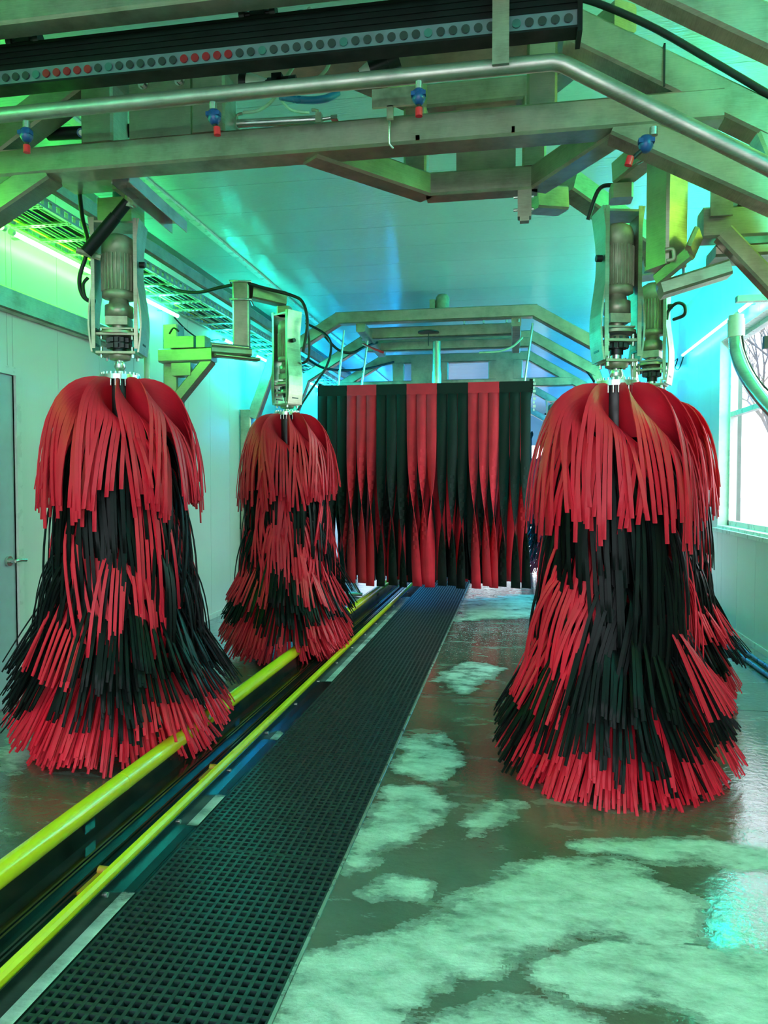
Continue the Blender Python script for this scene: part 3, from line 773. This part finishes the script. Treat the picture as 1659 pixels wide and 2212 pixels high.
def drive(t, x, y, zt, zb, ang, wid=.27, dep=.20, k_=1.0):
    """open housing with motor, gearbox, coupling, two bearings and the shaft"""
    c = (x, y, 0); H = zt - zb
    def P(name, mb, mat, par=None):
        if k_ != 1.0 and name in ('motor', 'cooling_fins', 'gearbox', 'flange', 'chain_coupling'):
            mb.v = [Vector((x + (v.x - x) * k_, y + (v.y - y) * k_, v.z)) for v in mb.v]
        return obj(name, mb.rot(ang, c), mat, par or t)
    hw = wid / 2
    for s in (-1, 1):
        m = MB(); n = 10; vs = []; fs = []
        for i in range(n + 1):
            u = i / n; z = zb + H * u; b = .018 * math.sin(u * math.pi * 2.2) * s
            xo = x + s * hw + b
            vs += [(xo - .005, y - dep / 2, z), (xo + .005, y - dep / 2, z), (xo + .005, y + dep / 2, z), (xo - .005, y + dep / 2, z)]
            if i:
                o = 4 * (i - 1)
                for k in range(4): fs.append((o + k, o + (k + 1) % 4, o + 4 + (k + 1) % 4, o + 4 + k))
        fs += [(0, 3, 2, 1), (4 * n, 4 * n + 1, 4 * n + 2, 4 * n + 3)]
        m.add(vs, fs)
        m.box((min(x + s * hw, x + s * (hw - .022)), y - dep / 2 - .003, zb + .02), (max(x + s * hw, x + s * (hw - .022)), y - dep / 2 + .003, zb + H * .45))
        m.box((min(x + s * hw, x + s * (hw - .022)), y - dep / 2 - .003, zb + H * .45), (max(x + s * hw, x + s * (hw - .022)), y - dep / 2 + .003, zt))
        p = P('side_plate', m, STEEL)
        P('slot', MB().box((x + s * (hw + .004) - .010, y - .04, zb + .05), (x + s * (hw + .004) + .010, y + .035, zb + .062)), BLACKP, p)
        P('slot', MB().box((x + s * (hw + .004) - .014, y - .04, zb + .14), (x + s * (hw + .004) + .014, y + .035, zb + .152)), BLACKP, p)
        P('grommet', MB().cyl((x + s * (hw - .006), y - .02, zb + H * .68), (x + s * (hw + .026), y - .02, zb + H * .68), .019, 14), RUBBER, p)
    P('top_plate', MB().box((x - hw, y - dep / 2, zt - .03), (x + hw, y + dep / 2, zt - .018)), STEEL)
    mz = zt - .07
    P('motor', MB().lathe((x, y, mz - .12), [(.001, .118), (.05, .115), (.085, .095), (.098, .06), (.098, .0), (.088, -.002), (.088, -.23), (.098, -.232), (.098, -.262), (.06, -.27), (.001, -.27)], 22), MOTOR)
    fn = MB()
    for i in range(26):
        a = 2 * math.pi * i / 26
        p0 = Vector((x + .084 * math.cos(a), y + .084 * math.sin(a), 0)); p1 = Vector((x + .102 * math.cos(a), y + .102 * math.sin(a), 0)); tt = Vector((-math.sin(a), math.cos(a), 0)) * .002
        fn.add([p0 - tt + Vector((0, 0, mz - .345)), p1 - tt + Vector((0, 0, mz - .345)), p1 + tt + Vector((0, 0, mz - .345)), p0 + tt + Vector((0, 0, mz - .345)),
                p0 - tt + Vector((0, 0, mz - .13)), p1 - tt + Vector((0, 0, mz - .13)), p1 + tt + Vector((0, 0, mz - .13)), p0 + tt + Vector((0, 0, mz - .13))],
               [(0, 1, 5, 4), (1, 2, 6, 5), (2, 3, 7, 6), (4, 5, 6, 7), (0, 3, 2, 1)])
    P('cooling_fins', fn, MOTOR)
    P('gearbox', MB().lathe((x, y, mz - .39), [(.055, .0), (.062, -.03), (.083, -.04), (.083, -.105), (.06, -.11)], 20).cbox((x, y, mz - .525), (.13, .13, .05)).lathe((x, y, mz - .55), [(.04, 0), (.04, -.03), (.03, -.035)], 16), STEELD)
    fz = mz - .59
    P('flange', MB().cyl((x, y, fz), (x, y, fz - .016), .118, 24).cbox((x, y, fz + .02), (.2, .10, .01)), STEELD)
    cz = fz - .03
    cp = MB().cyl((x, y, cz), (x, y, cz - .07), .058, 16)
    for i in range(12):
        a = i * math.pi / 6
        for zz in (0, -.035): cp.cbox((x + .062 * math.cos(a), y + .062 * math.sin(a), cz - .018 + zz), (.022, .022, .026))
    cp.cyl((x, y, cz - .07), (x, y, cz - .10), .042, 14)
    P('chain_coupling', cp, BLACKP)
    P('collar', MB().cyl((x, y, cz - .10), (x, y, cz - .135), .028, 14), STEELR)
    for k, zz in enumerate((max(zb + .11, cz - .16), zb + .0)):
        b = MB().cbox((x, y, zz), (wid * .86, dep * .9, .014)).lathe((x, y, zz), [(.065, -.008), (.062, -.03), (.05, -.034), (.03, -.036)] if k else [(.03, .036), (.05, .034), (.062, .03), (.065, .006)], 18)
        q = P('bearing', b, STEELD)
        for sx in (-1, 1):
            for sy in (-1, 1): P('bolt', MB().cyl((x + sx * wid * .34, y + sy * .06, zz - .03), (x + sx * wid * .34, y + sy * .06, zz + .035), .010, 6), STEELR, q)
    P('drive_shaft', MB().cyl((x, y, cz - .1), (x, y, zb - .14), .019, 14).lathe((x, y, zb - .055), [(.03, .01), (.036, -.02), (.02, -.045)], 14), STEELR)

def wrap_brush(label, x, y, ztop, layers, seed, ang, hz, scale=1.0, core=.09):
    t = thing('wrap_brush', label, 'brush', (x, y, 0.0)); off = (x, y, 0)
    rs = np.random.RandomState(seed)
    obj('core_tube', MB().cyl((x, y, .14), (x, y, ztop + .0), core, 20), BLACKP, t)
    h = MB().cyl((x, y, ztop - .01), (x, y, ztop + .02), core + .03, 24)
    for i in range(24):
        a = i * math.pi / 12
        h.cyl((x + (core + .018) * math.cos(a), y + (core + .018) * math.sin(a), ztop - .05), (x + (core + .018) * math.cos(a), y + (core + .018) * math.sin(a), ztop + .035), .0065, 6)
    obj('hub', h, STEELR, t)
    if hz: drive(t, x, y, hz[1], hz[0], ang, *hz[2:])
    for (zt, H, npn, n, R, zE, spread, tcut, wst, kind, drop, cols) in layers:
        a00 = rs.uniform(0, 6.28)
        for p in range(npn):
            c = cols[p % len(cols)]
            a0 = a00 + 2 * math.pi * p / npn + rs.uniform(-.12, .12)
            o = ribbon_panel('cloth_panel', rs, t, off, x, y, a0, zt + rs.uniform(-.015, .015), H, n, R * scale * rs.uniform(.95, 1.05), max(.012, zE + rs.uniform(-.04, .04)), spread, tcut, wst, kind, REDC if c == 'r' else BLKC, drop, core + .005)
            lbl(o, 'red slit cloth panel' if c == 'r' else 'black slit cloth panel')
    return t
def LY(top, patt):
    # ten layers of panels from the top down; the lower ones splay out against the floor
    q = top
    return [
        (q, .32, 11, 16, .465, q - .74, .92, .50, .022, 'top', .22, patt[0]),
        (q - .26, .26, 8, 15, .40, q - 1.04, .95, .40, .020, 'hang', .22, patt[1]),
        (q - .46, .26, 8, 15, .42, q - 1.28, .9, .40, .020, 'hang', .20, patt[2]),
        (q - .70, .26, 8, 15, .42, q - 1.50, .9, .42, .019, 'hang', .20, patt[3]),
        (q - .92, .25, 9, 16, .47, q - 1.66, .85, .40, .018, 'hang', .18, patt[4]),
        (q - 1.10, .24, 10, 18, .585, q - 1.70, .75, .35, .0165, 'flare', .14, patt[5]),
        (q - 1.28, .22, 11, 20, .63, q - 1.86, .70, .33, .0155, 'flare', .16, patt[6]),
        (q - 1.44, .22, 11, 20, .62, q - 2.02, .70, .33, .015, 'flare', .20, patt[7]),
        (q - 1.60, .22, 11, 20, .58, q - 2.13, .70, .33, .015, 'flare', .26, patt[8]),
        (q - 1.74, .20, 11, 18, .50, q - 2.17, .70, .33, .015, 'flare', .24, patt[9]),
    ]
patL = ['r', 'b', 'rbbrb', 'brbb', 'brb', 'rbbbb', 'b', 'rrb', 'r', 'r']
patM = ['r', 'b', 'rrb', 'brr', 'rrb', 'rrb', 'b', 'rrrb', 'r', 'r']
patR = ['r', 'b', 'bbrb', 'rbb', 'bbr', 'rbb', 'b', 'rrb', 'r', 'r']
pB = {'l1': (-2.37, 4.20), 'l2': (-2.10, 6.72), 'r1': (.56, 4.32), 'r2': (1.0, 5.75)}
b1 = wrap_brush('tall red and black wrap brush nearest the door on the left', pB['l1'][0], pB['l1'][1], 2.25, LY(2.25, patL), 11, .24, (2.40, 3.19, .27, .20))
b2 = wrap_brush('red and black wrap brush left of the hanging curtain', pB['l2'][0], pB['l2'][1], 2.27, LY(2.27, patM), 23, -.55, (2.36, 3.22, .21, .17, .84), .96)
b3 = wrap_brush('largest red and black wrap brush, front right of the grating', pB['r1'][0], pB['r1'][1], 2.16, LY(2.16, patR), 37, .24, (2.29, 3.12, .205, .18, .88), .97)
b4 = wrap_brush('red and black wrap brush half hidden behind the front right one', pB['r2'][0], pB['r2'][1], 2.22, LY(2.22, patR), 41, -.40, (2.34, 3.16, .23, .18, .9), .97)
small = [l[:2] + (7, 10) + l[4:] for l in LY(2.2, patM)]
wrap_brush('far red wrap brush just right of the curtain', .72, 14.2, 2.3, small, 51, 0, (2.4, 3.2))
for tdr in (b1, b3): pass
def cable_on(parent, pts, r=.011, name='power_cable'): return obj(name, MB().tube(pts, r, 8, 8), RUBBER, parent)
cable_on(b1, [at(170, 395, 4.2), at(178, 470, 4.15), at(190, 530, 4.1), at(172, 600, 4.1), at(180, 640, 4.1), at(205, 655, 4.15)], .013)
cable_on(b1, [at(190, 600, 4.1), at(180, 615, 4.08), at(186, 645, 4.08), at(206, 650, 4.12)], .010)
# damper and clevis above the near left brush
obj('damper', MB().cyl(at(186, 545, 4.0), at(250, 468, 4.02), .036, 18).cyl(at(250, 468, 4.02), at(276, 436, 4.03), .031, 18), BLACKM, b1)
obj('clevis', MB().cyl(at(278, 448, 4.03), at(282, 402, 4.03), .026, 12).cbox(at(283, 436, 4.03), (.05, .04, .05)), STEELD, b1)
obj('damper_bracket', MB().beam(at(165, 540, 4.02), at(218, 556, 4.08), .02, .04), STEELD, b1)
obj('neck_block', MB().cbox((-2.36, 4.22, 3.25), (.22, .16, .15)), STEEL, b1)
obj('pivot_tube', MB().cyl((-2.36, 4.25, 3.3), (-2.36, 4.25, 3.52), .065, 18), simple('blue_sleeve', (.02, .10, .16), .4), b1)
br = thing('brush_hanger', 'stainless bracket and channel under the main beam above the near left brush', 'bracket', (-2.3, 4.0, 3.3))
obj('wing_plate', MB().box((-2.62, 3.9, 3.36), (-2.2, 4.15, 3.375)), STEEL, br)
obj('pivot_block', MB().cbox(at(282, 405, 4.0), (.14, .16, .07)), STEELD, br)
ch = MB(); a = at(300, 392, 3.95); b = at(348, 440, 4.6)
a = Vector((-2.10, 3.75, 3.30)); b = Vector((-2.14, 4.55, 3.30))
ch.plate(a, b, .10, .006).plate(a + Vector((-.05, 0, -.03)), b + Vector((-.05, 0, -.03)), .006, .07).plate(a + Vector((.05, 0, -.03)), b + Vector((.05, 0, -.03)), .006, .07)
obj('channel', ch, STEELR, br)

# ------------------------------------------------------------------ swing arms
def swing_arm(label, post, brush, side, zp0, zp1, col, zarm, pr=.0, shelf_end=None):
    """column by the wall, shelf beam with brace, post on its end and an arm over to the brush drive"""
    x, y = post
    t = thing('swing_arm', label, 'arm', (x, y, 0.0))
    ca, sa = math.cos(pr), math.sin(pr)
    obj('post', MB().beam((x, y, zp0), (x, y, zp1), .155, .145, (ca, sa, 0)), STEEL, t)
    bx, by = brush
    d = Vector((bx - x, by - y, 0)).normalized()
    obj('upper_arm', MB().beam(Vector((x, y, zp1 - .07)) + d * .09, Vector((bx, by, zp1 - .10)), .12, .13), STEEL, t)
    obj('hanger_plate', MB().beam((bx, by, zp1 - .17), (bx, by, zp1 - .25), .12, .12), STEEL, t)
    u = MB(); hw = .092
    pts = []
    for sx, sy in ((-1, 1.2), (-1, -1), (1, -1), (1, 1.2)):
        px_, py_ = sx * hw, sy * hw
        pts.append((x + px_ * ca - py_ * sa, y + px_ * sa + py_ * ca, zp1 - .17))
    u.tube(pts, .010, 8, 1)
    obj('u_bolt', u, STEELR, t)
    u2 = MB().tube([(p[0], p[1], zp1 - .01) for p in pts], .010, 8, 1); obj('u_bolt', u2, STEELR, t)
    return t
s2 = swing_arm('swing arm holding the brush beside the curtain, reached from the left wall', (-2.44, 6.45), (pB['l2'][0] - .02, pB['l2'][1]), -1, 2.84, 3.44, None, 0, .25)
sh = at(335, 750, 6.2)
obj('column', MB().beam((-3.05, 6.35, .012), (-3.05, 6.35, 3.05), .16, .14, (1, 0, 0)), STEEL, s2)
obj('base_plate', MB().box((-3.2, 6.2, 0), (-2.9, 6.5, .012)), STEEL, s2)
obj('shelf_beam', MB().beam((-3.12, 6.25, 2.76), (-2.62, 6.25, 2.76), .14, .12), STEEL, s2)
obj('brace', MB().beam((-2.66, 6.25, 2.72), (-3.02, 6.25, 2.32), .10, .10), STEEL, s2)
obj('pivot_box', MB().box((-3.0, 6.17, 2.82), (-2.78, 6.33, 2.92)).box((-2.76, 6.18, 2.82), (-2.68, 6.32, 2.92)), STEEL, s2)
obj('pivot_box', MB().box((-3.0, 6.19, 2.58), (-2.82, 6.33, 2.69)), STEEL, s2)
obj('slide_channel', MB().beam((-2.66, 6.25, 2.80), (-2.36, 6.45, 2.80), .16, .06).beam((-2.60, 6.2, 2.75), (-2.3, 6.5, 2.75), .10, .03), STEEL, s2)
obj('actuator', MB().cyl((-2.62, 6.18, 2.84), (-2.36, 6.40, 2.84), .022, 12), STEELR, s2)
obj('hose', MB().tube([(-3.02, 6.2, 2.95), (-2.98, 6.2, 3.0), (-2.93, 6.2, 2.97)], .009, 6), RUBBER, s2)
cb = MB().tube([at(160, 540, 6.4), at(300, 585, 6.4), at(350, 618, 6.4), at(420, 632, 6.4), at(480, 620, 6.4), at(530, 612, 6.4), at(575, 624, 6.5), at(630, 638, 6.6), at(655, 655, 6.6), at(664, 700, 6.6), at(655, 760, 6.6)], .015, 8)
obj('power_cable', cb, RUBBER, s2)
obj('power_cable', MB().tube([at(662, 690, 6.7), at(668, 740, 6.72), at(666, 775, 6.72), at(652, 785, 6.72)], .012, 8), RUBBER, s2)
obj('conduit', MB().tube([at(302, 635, 4.5), at(308, 690, 4.5), at(316, 745, 4.5), at(318, 818, 4.5)], .02, 8), CLEART, b1)

s3 = swing_arm('swing arm post carrying the front right brush', (.76, 4.02), (pB['r1'][0] + .02, 4.36), 1, 2.71, 3.44, None, 0, .62)
pts = [Vector((.76, 4.02, 2.68)), Vector((1.16, 3.72, 2.74))]
obj('slide_channel', MB().beam(at(1425, 628, 4.0), at(1572, 582, 4.0), .13, .075), STEEL, s3)
obj('slide_channel', MB().beam(at(1418, 606, 4.0), at(1490, 546, 3.86), .03, .075).beam(at(1490, 546, 3.86), at(1508, 505, 3.94), .03, .09), STEEL, s3)
obj('hook', MB().tube([at(1436, 540, 3.9), at(1452, 538, 3.9), at(1456, 548, 3.9), at(1454, 560, 3.9), at(1440, 563, 3.9)], .010, 8, 3), STEELD, s3)
obj('shelf_beam', MB().beam((.93, 4.05, 2.92), (1.45, 4.05, 2.92), .14, .155), STEEL, s3)
obj('shelf_beam', MB().beam((1.0, 4.12, 2.79), (1.45, 4.12, 2.79), .20, .06), STEEL, s3)
obj('brace', MB().beam((1.02, 3.98, 2.86), (1.42, 3.98, 2.40), .09, .09), STEEL, s3)
obj('column', MB().beam((1.52, 4.03, .012), (1.52, 4.03, 3.1), .16, .14, (1, 0, 0)), STEEL, s3)
tab = obj('tab_plate', MB().box((.955, 3.95, 2.94), (1.06, 3.965, 3.10)), STEEL, s3)
obj('hole', MB().cyl((1.012, 3.947, 3.06), (1.012, 3.951, 3.06), .012, 12), WHITEP, tab)
obj('pivot_box', MB().box((1.09, 3.97, 3.0), (1.36, 4.12, 3.10)), STEEL, s3)
obj('bolt', MB().cyl((1.15, 3.94, 3.055), (1.15, 3.98, 3.055), .018, 6).cyl((1.15, 3.962, 3.055), (1.15, 3.968, 3.055), .030, 14), STEELR, s3)
obj('bolt_rod', MB().cyl((1.03, 3.98, 3.04), (1.12, 3.98, 3.04), .006, 8), STEELD, s3)
cable_on(s3, [at(1270, 475, 4.45), at(1292, 412, 4.4), at(1320, 400, 4.4), at(1345, 412, 4.35)], .012)
cable_on(s3, [at(1470, 500, 4.1), at(1474, 530, 4.15), at(1476, 560, 4.3), at(1478, 620, 5.4)], .010)
cable_on(b4, [at(1455, 690, 5.7), at(1478, 680, 5.6), at(1478, 660, 5.6), at(1462, 655, 5.6), at(1445, 670, 5.65), at(1440, 690, 5.65)], .012)
s4 = thing('swing_arm', 'sloped arm behind the front right drive, carrying the rear right brush', 'arm', (1.0, 5.2, 3.2))
obj('upper_arm', MB().beam(at(1225, 395, 4.9), at(1400, 520, 5.4), .15, .14), STEEL, s4)
obj('upper_arm', MB().beam(at(1150, 430, 4.6), at(1215, 435, 4.7), .14, .14), STEEL, s4)
obj('hanger_plate', MB().beam((1.0, 5.75, 3.16), (1.0, 5.75, 3.28), .14, .14).beam(at(1400, 520, 5.4), (1.0, 5.75, 3.24), .12, .12), STEEL, s4)
cl = thing('cylinder_link', 'small steel slide block hanging under the rear bay beam', 'bracket', (0, 4.2, 3.1))
p = at(1133, 440, 4.25)
obj('slide_block', MB().cbox((p.x, p.y, 3.17), (.075, .06, .16)).cbox((p.x - .0, p.y - .01, 3.08), (.05, .05, .03)), STEEL, cl)
obj('bolt', MB().cyl((p.x - .06, p.y - .02, 3.2), (p.x + .05, p.y - .02, 3.2), .008, 6).cyl((p.x - .06, p.y - .02, 3.13), (p.x + .05, p.y - .02, 3.13), .008, 6), STEELR, cl)

# ------------------------------------------------------------------ spray pipe and nozzles
sp = thing('spray_pipe', 'bent stainless spray pipe with four blue nozzles in front of the main beam', 'pipe', (GC, 3.3, 3.4))
obj('pipe', MB().tube([(-3.05, 3.26, 3.38), (-2.75, 3.26, 3.38), (-2.42, 3.26, 3.385), (.15, 3.26, 3.385), (.2, 3.26, 3.37), (1.02, 3.26, 2.88), (1.3, 3.26, 2.71)], .034, 18, 1), STEELP, sp)
obj('mount_strap', MB().box((-.10, 3.205, 3.37), (-.03, 3.22, 3.95)), STEEL, sp)
for px, py, lean in ((57, 268, 0), (460, 228, .02), (905, 183, 0), (1412, 282, -.10)):
    p = at(px, py, 3.26)
    n_ = MB()
    zc = p.z
    n_.cyl((p.x, p.y, zc + .012), (p.x, p.y, zc - .02), .017, 12)
    o = obj('nozzle', n_, STEELR, sp)
    dx = lean
    bo = obj('nozzle_body', MB().lathe((p.x + dx * .3, p.y, zc - .02), [(.001, .0), (.020, -.001), (.030, -.012), (.030, -.045), (.020, -.06), (.014, -.066), (.001, -.066)], 10).cbox((p.x + dx * .3, p.y - .01, zc - .045), (.064, .03, .018)), BLUEP, o)
    bt = obj('nozzle_neck', MB().cyl((p.x + dx * .5, p.y, zc - .08), (p.x + dx * .8, p.y, zc - .105), .010, 8), BLACKP, o)
    obj('nozzle_tip', MB().cyl((p.x + dx * .9, p.y, zc - .10), (p.x + dx, p.y, zc - .135), .016, 10), REDP, o)
# ported bar
pb = thing('ported_bar', 'long black bar with a grey strip of round ports above the spray pipe', 'bar', (GC, 3.25, 3.6))
bx0, bx1 = -3.1, .25
body = MB()
for i in range(9): body.box((bx0, 3.25 + (.006 if i % 2 else 0), 3.59 + i * .0135), (bx1, 3.36, 3.59 + (i + 1) * .0135))
obj('housing', body, BLACKM, pb)
obj('lower_lip', MB().box((bx0, 3.24, 3.508), (bx1, 3.33, 3.518)), BLACKM, pb)
fs_ = obj('face_strip', MB().box((bx0, 3.255, 3.518), (bx1, 3.33, 3.59)), simple('grey_strip', (.20, .24, .28), .35, .5, .1), pb)
rn = random.Random(5)
DKG = simple('dark_lens', (.03, .035, .035), .15); RDG = simple('red_lens', (.30, .01, .015), .2); GRG = simple('teal_lens', (.05, .14, .13), .2)
x = bx0 + .05; i = 0
while x < bx1 - .02:
    mt = RDG if (i % 13) in (3, 4, 5, 6, 7) and i < 42 else (GRG if i % 7 in (1,) else DKG)
    o = obj('port', MB().cyl((x, 3.247, 3.554), (x, 3.2545, 3.554), .0185, 14), mt, pb)
    o.parent = pb
    x += .0535; i += 1
for i in (0,): obj('end_plate', MB().box((bx1, 3.235, 3.49), (bx1 + .02, 3.37, 3.72)), BLACKM, pb)
for px in (555, 48):
    p = at(px, 60 if px > 100 else 105, 3.25); zt = 3.715
    c = obj('clamp', MB().cbox((p.x, 3.28, zt + .02), (.07, .06, .04)).cbox((p.x, 3.29, zt + .07), (.05, .05, .07)).cyl((p.x - .075, 3.27, zt + .015), (p.x + .075, 3.27, zt + .015), .014, 10)
            .cyl((p.x - .085, 3.27, zt + .015), (p.x - .06, 3.27, zt + .015), .03, 12).cyl((p.x + .06, 3.27, zt + .015), (p.x + .085, 3.27, zt + .015), .03, 12).box((p.x - .06, 3.28, zt + .09), (p.x + .06, 3.33, zt + .105)), BLACKP, pb)
obj('feed_tube', MB().tube([(-1.02, 3.32, 3.71), (-.98, 3.34, 3.76), (-.93, 3.34, 3.745), (-.88, 3.34, 3.70)], .011, 8), CYANT, pb)
lbl(obj('fitting', MB().cyl((-.93, 3.33, 3.76), (-.885, 3.33, 3.715), .016, 10), WHITEP, pb), 'white push fitting')

# small plumbing between the beams
def hose(pts, r, mat, name, label, cat='hose'): return single(name, MB().tube(pts, r, 8, 6), mat, label, cat)
ac = thing('air_cylinder', 'slim stainless air cylinder lying above the main beam', 'cylinder', (-1.1, 3.75, 3.42))
a = at(508, 268, 3.75); b = at(690, 258, 3.75)
obj('barrel', MB().cyl(a, b, .022, 16), STEELR, ac)
obj('end_cap', MB().cbox(a, (.03, .05, .05)), STEELD, ac); obj('end_cap', MB().cbox(b, (.03, .05, .05)), STEELD, ac)
obj('rod', MB().cyl(b, b + Vector((.07, 0, .003)), .009, 8).cbox(b + Vector((.08, 0, 0)), (.035, .03, .02)), STEELR, ac)
obj('port_elbow', MB().tube([a + Vector((.01, 0, .02)), a + Vector((.01, 0, .045)), a + Vector((.04, 0, .05))], .008, 8, 2), STEELD, ac)
obj('port_elbow', MB().tube([b + Vector((-.01, 0, .02)), b + Vector((-.01, 0, .045)), b + Vector((-.04, 0, .05))], .008, 8, 2), STEELD, ac)
hose([at(526, 244, 3.72), at(560, 238, 3.70), at(590, 215, 3.66), at(620, 165, 3.60), at(640, 135, 3.58)], .009, CLEART, 'air_tube', 'milky air tube rising from the left end of the air cylinder')
hose([at(668, 244, 3.72), at(630, 238, 3.70), at(608, 218, 3.66)], .007, CLEART, 'air_tube', 'short milky air tube at the right end of the air cylinder')
hose([at(684, 172, 3.6), at(705, 150, 3.58), at(715, 125, 3.56)], .009, CLEART, 'air_tube', 'milky air tube between the two cone nozzles')
hose([at(605, 208, 3.45), at(650, 216, 3.45), at(700, 214, 3.45), at(730, 200, 3.5)], .017, simple('blue_tube', (.02, .16, .30), .3), 'blue_hose', 'thick blue hose just under the spray pipe')
def cone(px, py, dirx, label, wcol):
    p = at(px, py, 3.5); t = thing('cone_nozzle', label, 'nozzle', tuple(p))
    d = Vector(dirx).normalized()
    obj('cone', MB().cyl(p, p + d * .10, .045, 16, .018), WHITEP, t)
    obj('collar', MB().cyl(p - d * .035, p, .05, 16), BLACKP, t)
    obj('body', MB().cyl(p + d * .10, p + d * .16, .024, 10).cbox(p + d * .18, (.06, .05, .04)), BLACKP, t)
cone(537, 178, (1, 0, -.12), 'white cone nozzle pointing left above the spray pipe', 0)
vb = thing('valve_body', 'black capped valve with white neck above the main beam', 'valve', tuple(at(820, 140, 3.5)))
a = at(778, 160, 3.5); b = at(860, 122, 3.5); d = (b - a).normalized()
obj('neck', MB().cyl(a, a + d * .05, .022, 14, .035), WHITEP, vb); obj('cap', MB().cyl(a + d * .05, a + d * .14, .04, 16).cyl(a + d * .14, b, .047, 16), BLACKP, vb)
obj('foot', MB().cyl(a - d * .05, a, .014, 10), BLACKP, vb)
vl = single('black_valve', MB().cyl(at(575, 182, 3.5), at(640, 172, 3.5), .022, 12).cbox(at(600, 175, 3.5), (.05, .05, .055)), BLACKP, 'small black valve right of the white cone nozzle', 'valve')
dm = thing('gas_damper', 'short black cylinder with round badge left of the frame post', 'damper', tuple(at(150, 290, 3.75)))
obj('barrel', MB().cyl(at(105, 290, 3.78), at(290, 282, 3.78), .034, 18), BLACKM, dm)
obj('badge', MB().cyl(at(176, 287, 3.735), at(176, 287, 3.74), .024, 18), simple('badge_blue', (.05, .12, .25), .4), dm)
obj('badge_ring', MB().cyl(at(176, 287, 3.728), at(176, 287, 3.7345), .015, 18), WHITEP, dm)
hose([(.22, 3.60, 3.87), (.36, 3.6, 3.82), (.60, 3.60, 3.69), (.85, 3.6, 3.52), (1.12, 3.6, 3.33)], .016, RUBBER, 'black_cable', 'thick black cable strapped along the right slope of the main arch', 'cable')
hose([(-2.7, 3.75, 3.62), (-2.4, 3.75, 3.78), (-2.15, 3.72, 3.86), (-1.8, 3.7, 3.87), (-1.4, 3.68, 3.86), (-.6, 3.64, 3.87), (.1, 3.62, 3.9)], .012, RUBBER, 'black_cable', 'thin black cable lying along the top of the main arch', 'cable')
def strap(x, z, label):
    single('cable_tie', MB().box((x - .004, 3.585, z - .10), (x + .004, 3.592, z + .09)).box((x - .004, 3.585, z + .085), (x + .004, 3.76, z + .09)), RUBBER, label, 'cable tie')
strap(.66, 3.51, 'black cable tie round the right slope of the main arch')
m = MB().tube([(-.60, 3.585, 3.40), (-.60, 3.585, 3.25), (-.585, 3.60, 3.235)], .006, 6, 1)
single('wire_hook', m, STEELR, 'thin bright wire hooked over the main beam', 'hook')
# hanging cables around the curtain frame
hose([at(660, 698, 9.2), at(700, 720, 9.25), at(715, 745, 9.25), at(706, 790, 9.2), at(670, 845, 9.1), at(640, 890, 9.0)], .016, RUBBER, 'hanging_cable', 'long dark cable drooping from the curtain frame to the second brush', 'cable')
hose([at(700, 725, 9.5), at(730, 755, 9.6), at(760, 762, 9.7), at(790, 748, 9.9), at(815, 740, 10.2)], .018, RUBBER, 'hanging_cable', 'looping cable left of the curtain frame, upper one', 'cable')
hose([at(664, 775, 9.5), at(700, 795, 9.9), at(750, 800, 10.5), at(800, 795, 11), at(850, 782, 12)], .018, RUBBER, 'hanging_cable', 'sagging cable left of the curtain frame, lower one', 'cable')
hose([at(1170, 738, 10.9), at(1220, 765, 10.9), at(1262, 795, 10.9), at(1285, 825, 10.9)], .022, RUBBER, 'hanging_cable', 'black cable along the right slope of the second arch', 'cable')

# ------------------------------------------------------------------ right side extras
cp_ = thing('chrome_pipe', 'large curved bright metal pipe in front of the window', 'pipe', tuple(at(1590, 700, 6.6)))
a = at(1590, 722, 6.6)
obj('elbow_pipe', MB().tube([a, at(1592, 760, 6.55), at(1606, 800, 6.4), at(1632, 842, 6.2), at(1668, 885, 6.0), at(1720, 930, 5.8)], .055, 20, 6), STEELR, cp_)
obj('socket', MB().cyl(at(1590, 728, 6.6), at(1590, 690, 6.6), .067, 20).cyl(at(1590, 690, 6.6), at(1590, 681, 6.6), .060, 20), WHITEP, cp_)
obj('bracket', MB().box((at(1590, 684, 6.6).x, 6.56, 3.40 - .28), (XR, 6.64, 3.17)), EDGEM, cp_)
obj('thin_line', MB().tube([at(1603, 724, 6.55), at(1612, 770, 6.5), at(1640, 822, 6.3), at(1680, 862, 6.1)], .008, 6, 5), RUBBER, cp_)
for k, (x, lab) in enumerate(((2.20, 'dark blue hose on the floor nearest the right wall'), (2.10, 'dark blue hose on the floor, inner one of the pair'))):
    hose([(x, 2, .022), (x + .02, 5, .022), (x - .01, 7.5, .022), (x + .03, 9.0, .022), (x + .04, 12, .022)], .02, HOSEB, 'floor_hose', lab)
single('wall_clamp', MB().cbox(at(1656, 740, 6.6), (.05, .05, .10)), BLACKP, 'small black clamp at the right edge by the window', 'clamp')
# small tripod foot near the curtain
tf = thing('floor_stand', 'small steel stand foot on the floor left of the curtain bottom', 'stand', tuple(onfloor(765, 1290)))
q = onfloor(765, 1288)
obj('foot_bar', MB().beam(q + Vector((-.12, 0, .03)), q + Vector((.12, 0, .03)), .05, .05), STEEL, tf)
obj('strut', MB().beam(q + Vector((.08, 0, .05)), q + Vector((-.12, .0, .38)), .04, .04), STEEL, tf)
# perforated guard far right of the curtain
pg = thing('slotted_guard', 'black slotted guard standing far right beyond the curtain', 'guard', tuple(at(1158, 1150, 16)))
p0 = at(1150, 1095, 16); p1 = at(1172, 1000, 16)
for xx in (p0.x, p1.x): obj('rail', MB().box((xx - .02, 16, .0), (xx + .02, 16.03, p1.z)), BLACKM, pg)
zz = p0.z
while zz < p1.z:
    obj('bar', MB().box((p0.x, 16, zz), (p1.x, 16.03, zz + .06)), BLACKM, pg); zz += .13
